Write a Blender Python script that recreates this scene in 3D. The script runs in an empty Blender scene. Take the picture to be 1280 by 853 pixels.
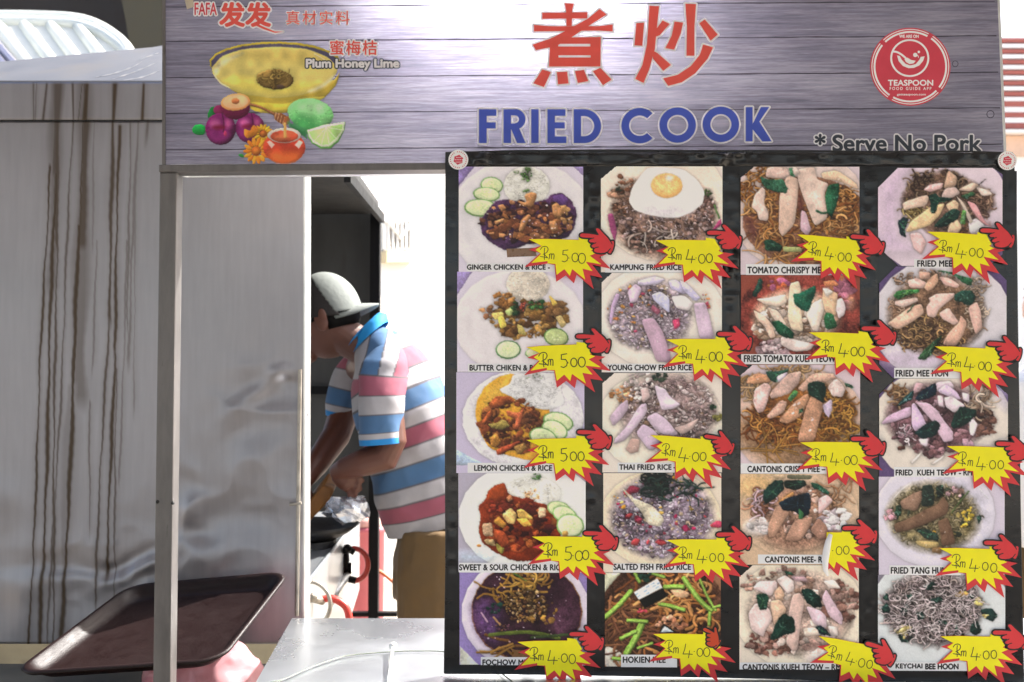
import bpy, bmesh, math, random
import numpy as np
from mathutils import Vector, Matrix, noise as mnoise

# ------------------------------------------------------------------ camera, world, sun, exposure
S = bpy.context.scene
COL = S.collection
R = math.radians
FPX, PITCH, CAMZ = 1244.0, R(2.2), 1.38
cam_d = bpy.data.cameras.new('camera'); cam = bpy.data.objects.new('camera', cam_d); COL.objects.link(cam)
cam_d.sensor_width = 36; cam_d.lens = 36 * FPX / 1280
cam_d.clip_start = 0.05; cam_d.clip_end = 2000
cam.location = (0, 0, CAMZ); cam.rotation_euler = (R(90) + PITCH, 0, 0)
cam_d.dof.use_dof = True; cam_d.dof.focus_distance = 1.86; cam_d.dof.aperture_fstop = 5.6
S.camera = cam
SUN_EL, SUN_AZ = R(46), R(62)          # from the right, a little behind the stall
sunv = Vector((math.sin(SUN_AZ) * math.cos(SUN_EL), math.cos(SUN_AZ) * math.cos(SUN_EL), math.sin(SUN_EL)))
W = bpy.data.worlds.new('World'); S.world = W; W.use_nodes = True
wn = W.node_tree; bg = wn.nodes['Background']; sky = wn.nodes.new('ShaderNodeTexSky')
sky.sky_type = 'NISHITA'; sky.sun_disc = False; sky.sun_elevation = SUN_EL; sky.sun_rotation = SUN_AZ
sky.air_density = 1.0; sky.dust_density = 3.5; sky.ozone_density = 1.0
wn.links.new(sky.outputs[0], bg.inputs[0]); bg.inputs[1].default_value = 0.12
sl = bpy.data.lights.new('sun', 'SUN'); sl.energy = 4.2; sl.angle = R(0.5); sl.color = (1, .965, .92)
so = bpy.data.objects.new('sun', sl); COL.objects.link(so); so.rotation_euler = sunv.to_track_quat('Z', 'Y').to_euler()
so.location = (6, 6, 8)
S.view_settings.view_transform = 'Standard'; S.view_settings.look = 'None'
S.view_settings.exposure = 2.05; S.view_settings.gamma = 1.0

# ------------------------------------------------------------------ pixel of the photograph -> point in the place
ct, st = math.cos(PITCH), math.sin(PITCH)
def ray(px, py):
    u = (px - 640) / FPX; v = (426.5 - py) / FPX
    return u, ct - v * st, st + v * ct
def P(px, py, d):
    x, y, z = ray(px, py); t = d / y
    return Vector((x * t, d, CAMZ + z * t))
SL = 0.03                               # the stall front is turned a touch: its right end is nearer
def F(px, py, y0, lift=0.0):
    x, y, z = ray(px, py); t = y0 / (y + SL * x)
    return Vector((x * t, y * t - lift, CAMZ + z * t))

def lin(c):
    return tuple(((v / 12.92) if v <= .04045 else ((v + .055) / 1.055) ** 2.4) for v in c)
def hx(h):
    h = h.lstrip('#'); return tuple(int(h[i:i + 2], 16) / 255 for i in (0, 2, 4))

# ------------------------------------------------------------------ materials
MATS = {}
def nd(nt, typ, **kw):
    n = nt.nodes.new(typ)
    for k, v in kw.items(): setattr(n, k, v)
    return n
def mat(name, col, rough=.5, metal=0., bump=0., bscale=80., var=.12, vscale=14., stretch=(1, 1, 1), coat=0., trans=0., attr=None, spec=.5, emit=0., sss=0., grime=None):
    m = bpy.data.materials.new(name); m.use_nodes = True; nt = m.node_tree; L = nt.links.new
    b = nt.nodes['Principled BSDF']; out = nt.nodes['Material Output']
    c = lin(hx(col)) if isinstance(col, str) else col
    b.inputs['Roughness'].default_value = rough; b.inputs['Metallic'].default_value = metal
    b.inputs['Specular IOR Level'].default_value = spec
    b.inputs['Coat Weight'].default_value = coat; b.inputs['Coat Roughness'].default_value = .12
    if sss: b.inputs['Subsurface Weight'].default_value = sss; b.inputs['Subsurface Radius'].default_value = (.02, .008, .004)
    tc = nd(nt, 'ShaderNodeTexCoord'); mp = nd(nt, 'ShaderNodeMapping'); mp.inputs['Scale'].default_value = stretch
    L(tc.outputs['Object'], mp.inputs[0])
    nz = nd(nt, 'ShaderNodeTexNoise'); nz.inputs['Scale'].default_value = vscale; nz.inputs['Detail'].default_value = 6; nz.inputs['Roughness'].default_value = .6
    L(mp.outputs[0], nz.inputs[0])
    mr = nd(nt, 'ShaderNodeMapRange'); mr.inputs[1].default_value = .25; mr.inputs[2].default_value = .75
    mr.inputs[3].default_value = 1 - var; mr.inputs[4].default_value = 1 + var
    L(nz.outputs[0], mr.inputs[0])
    mx = nd(nt, 'ShaderNodeVectorMath', operation='SCALE')
    if attr:
        at = nd(nt, 'ShaderNodeAttribute', attribute_name=attr); L(at.outputs['Color'], mx.inputs[0])
    else: mx.inputs[0].default_value = c[:3]
    L(mr.outputs[0], mx.inputs['Scale'])
    src = mx.outputs[0]
    if grime:
        g = nd(nt, 'ShaderNodeTexNoise'); g.inputs['Scale'].default_value = grime[1]; g.inputs['Detail'].default_value = 8
        L(mp.outputs[0], g.inputs[0]); cr = nd(nt, 'ShaderNodeMapRange'); cr.inputs[1].default_value = grime[2]; cr.inputs[2].default_value = grime[2] + .15
        L(g.outputs[0], cr.inputs[0]); mm = nd(nt, 'ShaderNodeMix', data_type='RGBA')
        L(cr.outputs[0], mm.inputs[0]); L(src, mm.inputs[6]); mm.inputs[7].default_value = (*lin(hx(grime[0])), 1); src = mm.outputs[2]
    L(src, b.inputs['Base Color'])
    rr = nd(nt, 'ShaderNodeMapRange'); rr.inputs[1].default_value = .3; rr.inputs[2].default_value = .7
    rr.inputs[3].default_value = max(.02, rough - .08); rr.inputs[4].default_value = min(1, rough + .08)
    L(nz.outputs[0], rr.inputs[0]); L(rr.outputs[0], b.inputs['Roughness'])
    if bump:
        n2 = nd(nt, 'ShaderNodeTexNoise'); n2.inputs['Scale'].default_value = bscale; n2.inputs['Detail'].default_value = 5
        L(mp.outputs[0], n2.inputs[0]); bp = nd(nt, 'ShaderNodeBump'); bp.inputs['Strength'].default_value = bump; bp.inputs['Distance'].default_value = .004
        L(n2.outputs[0], bp.inputs['Height']); L(bp.outputs[0], b.inputs['Normal'])
    if emit: b.inputs['Emission Color'].default_value = (*c[:3], 1); b.inputs['Emission Strength'].default_value = emit
    if trans:
        tr = nd(nt, 'ShaderNodeBsdfTranslucent'); L(src, tr.inputs[0]); ms = nd(nt, 'ShaderNodeMixShader'); ms.inputs[0].default_value = trans
        L(b.outputs[0], ms.inputs[1]); L(tr.outputs[0], ms.inputs[2]); L(ms.outputs[0], out.inputs[0])
    MATS[name] = m; return m

TR = .2
M_BANW = mat('sign_border_white', '#f2f0f2', .45, var=.03, trans=TR)
M_BANR = mat('sign_red', '#ee5f54', .45, var=.04, trans=TR)
M_BANRD = mat('sign_deep_red', '#d84452', .45, var=.04, trans=TR)
M_BANB = mat('sign_blue', '#4a61cc', .45, var=.05, trans=TR)
M_BANK = mat('sign_dark_grey', '#3a424e', .45, var=.05, trans=TR)
M_BANS = mat('sign_soft_shadow', '#6b687a', .5, var=.05, trans=TR)
M_BANSEAM = mat('printed_plank_seam', '#3c3848', .5, var=.4, vscale=60, trans=TR)
M_PRINT = mat('laminated_print', '#ffffff', .4, var=.045, vscale=900, attr='Col', coat=.08, bump=.04, bscale=30, spec=.3)
M_ART = mat('sign_artwork', '#ffffff', .45, var=.04, vscale=900, attr='Col', trans=TR)
M_PAPER = mat('caption_paper', '#f2f3f6', .5, var=.04, vscale=60, coat=.2)
M_INK = mat('caption_ink', '#26262b', .5, var=.3, vscale=400)
M_YEL = mat('burst_yellow', '#f8f00c', .55, var=.03, vscale=50)
M_RED = mat('burst_red', '#d5363c', .5, var=.08, vscale=60)
M_HRED = mat('hand_red', '#d9343a', .5, var=.06, vscale=60)
M_HORG = mat('hand_orange_red', '#c9441f', .5, var=.06, vscale=60)
M_BLK = mat('hand_outline', '#241f20', .5, var=.2)
M_PEN = mat('marker_ink', '#2c3320', .6, var=.25, vscale=300)
M_TAPE = mat('brown_tape', '#7a5428', .3, var=.3, vscale=120, coat=.5)
M_MASK = mat('masking_tape', '#b5aa96', .7, var=.15, vscale=60)
M_STKW = mat('sticker_white', '#eef0f0', .4, var=.03)
M_STKR = mat('sticker_red', '#cf3f52', .4, var=.08, vscale=30)
M_FILM = mat('black_plastic_film', '#08090b', .3, var=.3, vscale=9, coat=.2, bump=.25, bscale=11, stretch=(1, 1, 2.6))
M_STEELP = mat('brushed_post_steel', (.15, .14, .135), .45, metal=.6, var=.22, vscale=16, stretch=(3, 3, .7), bump=.08, bscale=40, grime=('#3a332c', 26, .68))
M_STEELC = mat('counter_steel', (.60, .63, .66), .3, metal=.9, var=.06, vscale=3)
M_STEELW = mat('bright_steel', (.66, .66, .64), .35, metal=.7, var=.1)
M_BLACKM = mat('black_painted_metal', '#08080a', .6, var=.3, spec=.2)
M_DARKIN = mat('sooty_sheet', '#3c3d3c', .6, var=.3, vscale=6, stretch=(2, 2, .5), metal=.2, grime=('#2a2823', 5, .62))
M_DARKCE = mat('sooty_ceiling', '#101010', .6, var=.3)
M_SOOT = mat('charred_black', '#0d0c0c', .55, var=.4, bump=.3)
M_TRAY = mat('brown_tray_plastic', '#170b0a', .45, var=.1, vscale=30, bump=.18, bscale=420, spec=.25)
M_BAG = mat('pink_plastic_film', '#cf9aa0', .3, var=.1, vscale=16, trans=.4, bump=.3, bscale=14, coat=.3)
M_WALL = mat('pale_plaster', '#e9e6df', .8, var=.05, vscale=1.5)
M_WALLD = mat('plaster_trim', '#d9c9a6', .8, var=.1)
M_BAR = mat('window_bar_grey', '#8b8478', .6, var=.1)
M_PANE = mat('dusty_window_pane', '#5c4531', .3, var=.2, vscale=9)
M_SHUT = mat('faded_red_slat', '#a4584a', .6, var=.18, vscale=7)
M_SHW = mat('white_slat_edge', '#efe6e0', .6, var=.06)
M_CONC = mat('olive_concrete', '#4a4434', .85, var=.12, vscale=6, bump=.2)
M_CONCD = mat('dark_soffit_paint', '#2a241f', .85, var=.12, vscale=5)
M_AWN = mat('white_corrugated_plastic', '#dfe0da', .45, var=.04, vscale=5, trans=.45)
M_ALU = mat('awning_rail', '#9a95a0', .4, metal=.6)
M_GROUND = mat('worn_concrete_ground', '#9a9184', .85, var=.2, vscale=3, bump=.25, bscale=30)
M_PINKBIN = mat('pink_bin_plastic', '#d1707a', .45, var=.08)
M_REDHOSE = mat('red_gas_hose', '#b3362c', .4, var=.1)
M_ORHOSE = mat('orange_hose', '#c9602e', .45, var=.1)
M_STEELD = mat('greasy_ring_steel', (.34, .31, .27), .45, metal=.8, var=.3, vscale=30)
M_CARTON = mat('brown_carton', '#8a5a25', .6, var=.3, vscale=20, grime=('#2b1b10', 12, .58))
M_FOIL = mat('crumpled_foil', (.62, .65, .72), .25, metal=.75, var=.15, vscale=30, bump=.5, bscale=45)
M_SKIN = mat('tan_skin', '#583325', .5, var=.12, vscale=22, sss=.08, bump=.1, bscale=160)
M_SKIN2 = mat('light_skin', '#c99c84', .5, var=.08, vscale=22, sss=.08)
M_HAIR = mat('black_hair', '#0a0807', .8, var=.4, vscale=120, bump=.5, bscale=260, spec=.15)
M_CAPW = mat('white_cap_cloth', '#747975', .85, var=.07, vscale=20, bump=.3, bscale=60)
M_CAPB = mat('black_cap_cloth', '#1d1918', .85, var=.2, vscale=60, bump=.3, bscale=200)
M_SHIRT = mat('striped_polo_cloth', '#ffffff', .85, var=.06, vscale=50, attr='Col', bump=.35, bscale=22)
M_COLLAR = mat('blue_collar_cloth', '#1c86c4', .8, var=.08, vscale=30, bump=.2, bscale=60)
M_KHAKI = mat('khaki_cloth', '#5f4a2c', .85, var=.12, vscale=18, bump=.45, bscale=20)
M_WSHIRT = mat('white_shirt_cloth', '#e6e4e0', .85, var=.05)
M_GLARE = mat('added_tube_glow', '#fffaf2', .5, emit=165)  # emission of the added tube that brightens the sign top
M_GLASS = mat('jar_glass', '#cdd6d2', .08, var=.05, coat=.5)
M_BOX = mat('yellow_box_card', '#c9b37a', .7, var=.15)

def wood_mat():
    m = bpy.data.materials.new('printed_grey_wood'); m.use_nodes = True; nt = m.node_tree; L = nt.links.new
    b = nt.nodes['Principled BSDF']; b.inputs['Roughness'].default_value = .42; b.inputs['Coat Weight'].default_value = .12
    tc = nd(nt, 'ShaderNodeTexCoord')
    def nz(scale, stretch, det=6, dist=0.):
        mp = nd(nt, 'ShaderNodeMapping'); mp.inputs['Scale'].default_value = stretch; L(tc.outputs['Object'], mp.inputs[0])
        n = nd(nt, 'ShaderNodeTexNoise'); n.inputs['Scale'].default_value = scale; n.inputs['Detail'].default_value = det; n.inputs['Distortion'].default_value = dist
        L(mp.outputs[0], n.inputs[0]); return n.outputs[0]
    grain = nz(9, (1, 1, 26), 8, .6); big = nz(4, (1, 1, 4), 4); fine = nz(60, (1, 1, 14), 3)
    rp = nd(nt, 'ShaderNodeValToRGB'); e = rp.color_ramp.elements
    e[0].position = .28; e[0].color = (*lin(hx('#545265')), 1); e[1].position = .68; e[1].color = (*lin(hx('#9b99aa')), 1)
    x = rp.color_ramp.elements.new(.48); x.color = (*lin(hx('#79778a')), 1)
    a1 = nd(nt, 'ShaderNodeMath', operation='MULTIPLY_ADD'); a1.inputs[1].default_value = .45; L(big, a1.inputs[0])
    a2 = nd(nt, 'ShaderNodeMath', operation='MULTIPLY'); a2.inputs[1].default_value = .55; L(grain, a2.inputs[0]); L(a2.outputs[0], a1.inputs[2])
    L(a1.outputs[0], rp.inputs[0])
    mr = nd(nt, 'ShaderNodeMapRange'); mr.inputs[1].default_value = .3; mr.inputs[2].default_value = .7; mr.inputs[3].default_value = .86; mr.inputs[4].default_value = 1.14
    L(fine, mr.inputs[0]); sc = nd(nt, 'ShaderNodeVectorMath', operation='SCALE'); L(rp.outputs[0], sc.inputs[0]); L(mr.outputs[0], sc.inputs['Scale'])
    L(sc.outputs[0], b.inputs['Base Color'])
    tr = nd(nt, 'ShaderNodeBsdfTranslucent'); L(sc.outputs[0], tr.inputs[0]); ms = nd(nt, 'ShaderNodeMixShader'); ms.inputs[0].default_value = TR
    L(b.outputs[0], ms.inputs[1]); L(tr.outputs[0], ms.inputs[2]); L(ms.outputs[0], nt.nodes['Material Output'].inputs[0])
    return m
M_WOOD = wood_mat()

def steel_stain():
    m = bpy.data.materials.new('stained_sheet_steel'); m.use_nodes = True; nt = m.node_tree; L = nt.links.new
    b = nt.nodes['Principled BSDF']; tc = nd(nt, 'ShaderNodeTexCoord')
    def nz(scale, stretch, det=5):
        mp = nd(nt, 'ShaderNodeMapping'); mp.inputs['Scale'].default_value = stretch; L(tc.outputs['Object'], mp.inputs[0])
        n = nd(nt, 'ShaderNodeTexNoise'); n.inputs['Scale'].default_value = scale; n.inputs['Detail'].default_value = det
        L(mp.outputs[0], n.inputs[0]); return n.outputs[0]
    streak = nz(14, (5, 1, .5)); cloud = nz(3.2, (1, 1, 1)); fine = nz(260, (1, 1, .25), 2)
    at = nd(nt, 'ShaderNodeAttribute', attribute_name='stain')
    mr = nd(nt, 'ShaderNodeMapRange'); mr.inputs[1].default_value = .3; mr.inputs[2].default_value = .7; mr.inputs[3].default_value = .95; mr.inputs[4].default_value = 1.04; L(streak, mr.inputs[0])
    m2 = nd(nt, 'ShaderNodeMapRange'); m2.inputs[1].default_value = .3; m2.inputs[2].default_value = .7; m2.inputs[3].default_value = .9; m2.inputs[4].default_value = 1.1; L(cloud, m2.inputs[0])
    mm = nd(nt, 'ShaderNodeMath', operation='MULTIPLY'); L(mr.outputs[0], mm.inputs[0]); L(m2.outputs[0], mm.inputs[1])
    sc = nd(nt, 'ShaderNodeVectorMath', operation='SCALE'); sc.inputs[0].default_value = (.31, .30, .315); L(mm.outputs[0], sc.inputs['Scale'])
    mx = nd(nt, 'ShaderNodeMix', data_type='RGBA'); L(at.outputs['Fac'], mx.inputs[0]); L(sc.outputs[0], mx.inputs[6]); mx.inputs[7].default_value = (*lin(hx('#3a2a15')), 1)
    L(mx.outputs[2], b.inputs['Base Color'])
    ma = nd(nt, 'ShaderNodeMapRange'); ma.inputs[3].default_value = .86; ma.inputs[4].default_value = .15; L(at.outputs['Fac'], ma.inputs[0]); L(ma.outputs[0], b.inputs['Metallic'])
    mr3 = nd(nt, 'ShaderNodeMapRange'); mr3.inputs[1].default_value = .3; mr3.inputs[2].default_value = .7; mr3.inputs[3].default_value = .37; mr3.inputs[4].default_value = .5; L(cloud, mr3.inputs[0]); L(mr3.outputs[0], b.inputs['Roughness'])
    bp = nd(nt, 'ShaderNodeBump'); bp.inputs['Strength'].default_value = .06; bp.inputs['Distance'].default_value = .002; L(fine, bp.inputs['Height']); L(bp.outputs[0], b.inputs['Normal'])
    return m
M_STAIN = steel_stain()

# ------------------------------------------------------------------ object helpers
def thing(name, label, cat, loc, group=None):
    o = bpy.data.objects.new(name, None); COL.objects.link(o); o.location = loc; o.empty_display_size = .1
    o['label'] = label; o['category'] = cat
    if group: o['group'] = group
    return o
def tag(o, label=None, cat=None, group=None, kind=None):
    for k, v in (('label', label), ('category', cat), ('group', group), ('kind', kind)):
        if v: o[k] = v
    return o
def worldloc(o):
    v = Vector((0, 0, 0))
    while o is not None: v = v + Vector(o.location); o = o.parent
    return v
def mk(name, vs, fs, m, parent=None, smooth=False, label=None, bevel=0., mats=None, midx=None):
    me = bpy.data.meshes.new(name); me.from_pydata([tuple(v) for v in vs], [], fs); me.materials.append(m)
    if mats:
        for q in mats: me.materials.append(q)
    if midx: me.polygons.foreach_set('material_index', midx)
    if smooth: me.polygons.foreach_set('use_smooth', [True] * len(me.polygons))
    me.update()
    o = bpy.data.objects.new(name, me); COL.objects.link(o)
    if parent is not None:
        o.parent = parent; o.location = -worldloc(parent)
    if label: o['label'] = label
    if bevel:
        b = o.modifiers.new('bevel', 'BEVEL'); b.width = bevel; b.segments = 2; b.limit_method = 'ANGLE'
    return o
class MB:
    def __init__(s): s.v = []; s.f = []
    def add(s, vs, fs):
        k = len(s.v); s.v += [Vector(v) for v in vs]; s.f += [tuple(i + k for i in f) for f in fs]
    def box(s, lo, hi):
        x0, y0, z0 = lo; x1, y1, z1 = hi
        s.add([(x0, y0, z0), (x1, y0, z0), (x1, y1, z0), (x0, y1, z0), (x0, y0, z1), (x1, y0, z1), (x1, y1, z1), (x0, y1, z1)],
              [(0, 3, 2, 1), (4, 5, 6, 7), (0, 1, 5, 4), (1, 2, 6, 5), (2, 3, 7, 6), (3, 0, 4, 7)])
    def slab(s, pts, off):
        """a polygon of points given thickness along the vector off"""
        n = len(pts); off = Vector(off)
        s.add(list(pts) + [Vector(p) + off for p in pts], [tuple(range(n)), tuple(range(2 * n - 1, n - 1, -1))] + [(i, i + n, (i + 1) % n + n, (i + 1) % n) for i in range(n)])
    def tube(s, pts, rad, seg=12, cap=True, flat=None):
        pts = [Vector(p) for p in pts]; n = len(pts); rad = rad if isinstance(rad, (list, tuple)) else [rad] * n
        k = len(s.v); up = Vector((0, 0, 1)); last = None
        for i, p in enumerate(pts):
            t = (pts[min(i + 1, n - 1)] - pts[max(i - 1, 0)]).normalized()
            a = (last if last is not None else (up if abs(t.dot(up)) < .9 else Vector((0, 1, 0))))
            a = (a - t * a.dot(t)).normalized(); last = a; b = t.cross(a)
            for j in range(seg):
                th = 2 * math.pi * j / seg; s.v.append(p + (a * math.cos(th) + b * math.sin(th)) * rad[i])
        for i in range(n - 1):
            for j in range(seg):
                q = (j + 1) % seg; s.f.append((k + i * seg + j, k + i * seg + q, k + (i + 1) * seg + q, k + (i + 1) * seg + j))
        if cap:
            s.f.append(tuple(k + j for j in range(seg))[::-1]); s.f.append(tuple(k + (n - 1) * seg + j for j in range(seg)))
    def ball(s, c, r, ax=None, seg=14, fn=None):
        c = Vector(c); r = Vector(r) if not isinstance(r, (int, float)) else Vector((r, r, r)); ax = ax or (Vector((1, 0, 0)), Vector((0, 1, 0)), Vector((0, 0, 1)))
        k = len(s.v); m = seg // 2 + 1
        for i in range(m + 1):
            ph = math.pi * i / m
            for j in range(seg):
                th = 2 * math.pi * j / seg; n = Vector((math.sin(ph) * math.cos(th), math.sin(ph) * math.sin(th), math.cos(ph)))
                q = Vector((n.x * r.x, n.y * r.y, n.z * r.z))
                if fn: q = fn(n, q)
                s.v.append(c + ax[0] * q.x + ax[1] * q.y + ax[2] * q.z)
        for i in range(m):
            for j in range(seg):
                q = (j + 1) % seg; s.f.append((k + i * seg + j, k + (i + 1) * seg + j, k + (i + 1) * seg + q, k + i * seg + q))
    def lathe(s, c, prof, seg=28, ax=None):
        c = Vector(c); ax = ax or (Vector((1, 0, 0)), Vector((0, 1, 0)), Vector((0, 0, 1))); k = len(s.v); n = len(prof)
        for r, h in prof:
            for j in range(seg):
                th = 2 * math.pi * j / seg; s.v.append(c + ax[0] * r * math.cos(th) + ax[1] * r * math.sin(th) + ax[2] * h)
        for i in range(n - 1):
            for j in range(seg):
                q = (j + 1) % seg; s.f.append((k + i * seg + j, k + i * seg + q, k + (i + 1) * seg + q, k + (i + 1) * seg + j))
    def build(s, name, m, parent=None, **kw): return mk(name, s.v, s.f, m, parent, **kw)
def smooth_line(pts, n=6):
    out = []; N = len(pts)
    for i in range(N - 1):
        p0 = pts[max(i - 1, 0)]; p1 = pts[i]; p2 = pts[i + 1]; p3 = pts[min(i + 2, N - 1)]
        for k in range(n):
            t = k / n
            out.append(tuple(.5 * ((2 * b) + (-a + c) * t + (2 * a - 5 * b + 4 * c - d) * t * t + (-a + 3 * b - 3 * c + d) * t ** 3) for a, b, c, d in zip(p0, p1, p2, p3)))
    out.append(tuple(pts[-1])); return out
def remesh(o, vox, sm=3):
    r = o.modifiers.new('r', 'REMESH'); r.mode = 'VOXEL'; r.voxel_size = vox; r.use_smooth_shade = True
    s_ = o.modifiers.new('s', 'SMOOTH'); s_.iterations = sm; s_.factor = .5
    dg = bpy.context.evaluated_depsgraph_get(); dg.update()
    me = bpy.data.meshes.new_from_object(o.evaluated_get(dg)); old = o.data; o.modifiers.clear(); o.data = me; me.name = o.name; bpy.data.meshes.remove(old)
    if not me.materials: pass
    me.polygons.foreach_set('use_smooth', [True] * len(me.polygons)); me.update(); return o

# flat print: polygons in photograph pixels laid on the stall front, each a hair proud of the one before
class Flat:
    def __init__(s, y0, lift): s.y0 = y0; s.l = lift; s.v = []; s.f = []; s.step = 1.5e-6
    def poly(s, pts, thick=0.):
        n = len(pts); k = len(s.v); s.l += s.step
        a = sum(pts[i][0] * pts[(i + 1) % n][1] - pts[(i + 1) % n][0] * pts[i][1] for i in range(n))
        if a > 0: pts = pts[::-1]
        s.v += [F(x, y, s.y0, s.l + thick) for x, y in pts]; s.f.append(tuple(range(k, k + n)))
        if thick:
            s.v += [F(x, y, s.y0, s.l) for x, y in pts]
            s.f += [(k + i, k + n + i, k + n + (i + 1) % n, k + (i + 1) % n) for i in range(n)]
    def disc(s, cx, cy, rx, ry=None, n=24): s.poly([(cx + rx * math.cos(i * 2 * math.pi / n), cy + (ry or rx) * math.sin(i * 2 * math.pi / n)) for i in range(n)])
    def line(s, pts, w, round_=True):
        for a, b in zip(pts, pts[1:]):
            dx, dy = b[0] - a[0], b[1] - a[1]; l = math.hypot(dx, dy) or 1e-6; nx, ny = -dy / l * w / 2, dx / l * w / 2
            s.poly([(a[0] + nx, a[1] + ny), (b[0] + nx, b[1] + ny), (b[0] - nx, b[1] - ny), (a[0] - nx, a[1] - ny)])
        if round_:
            for p in pts: s.disc(p[0], p[1], w / 2, n=8)
    def ring(s, cx, cy, r0, r1, a0=0, a1=360, n=40, ky=1.):
        s.l += s.step; k = len(s.v)
        for i in range(n + 1):
            a = R(a0 + (a1 - a0) * i / n)
            for r in (r0, r1): s.v.append(F(cx + r * math.cos(a), cy + r * ky * math.sin(a), s.y0, s.l))
        s.f += [(k + 2 * i, k + 2 * i + 1, k + 2 * i + 3, k + 2 * i + 2) for i in range(n)]
    def fat(s, pts, r):
        s.poly(pts); s.line(pts + [pts[0]], 2 * r)
    def build(s, name, m, parent, **kw): return mk(name, s.v, s.f, m, parent, **kw)

def text_mesh(body, offset=0., sp=1.):
    c = bpy.data.curves.new('lettering', 'FONT'); c.body = body; c.offset = offset; c.space_character = sp; c.resolution_u = 5
    o = bpy.data.objects.new('lettering', c); COL.objects.link(o)
    dg = bpy.context.evaluated_depsgraph_get(); dg.update()
    me = bpy.data.meshes.new_from_object(o.evaluated_get(dg))
    vs = [(v.co.x, v.co.y) for v in me.vertices]; fs = [tuple(p.vertices) for p in me.polygons]
    bpy.data.objects.remove(o); bpy.data.curves.remove(c); bpy.data.meshes.remove(me); return vs, fs
def text(name, body, x0, x1, yt, yb, y0, lift, m, parent, bold=.35, border=None, tilt=0., sp=1., label=None):
    """lettering fitted to a pixel box x0..x1, cap top yt..baseline yb; bold and border are radii in pixels"""
    base, fs = text_mesh(body, 0., sp)
    xs = [v[0] for v in base]; bx0, bx1 = min(xs), max(xs)
    H, _ = text_mesh('H', 0.); h = max(v[1] for v in H); lo = 0
    if any(ord(ch) > 0x3000 for ch in body): lo = min(v[1] for v in base); h = max(v[1] for v in base) - lo
    def put(r, n, l, mm, nm, par):
        offs = [(0, 0)] + [(r * math.cos(2 * math.pi * k / n), r * math.sin(2 * math.pi * k / n)) for k in range(n)] if r else [(0, 0)]
        out = []; ff = []
        for k, (dx, dy) in enumerate(offs):
            o_ = len(out)
            for x, y in base:
                px = x0 + (x - bx0) / (bx1 - bx0) * (x1 - x0) + dx; py = yb - (y - lo) / h * (yb - yt) + tilt * (px - x0) + dy
                out.append(F(px, py, y0, l + k * 1.5e-6))
            ff += [tuple(i + o_ for i in f) for f in fs]
        return mk(nm, out, ff, mm, par)
    o = put(bold, 6 if bold > .5 else 4, lift, m, name, parent)
    if border: put(bold + border[1], 14, lift - .00012, border[0], 'letter_border', o)
    if label: o['label'] = label
    return o

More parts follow.
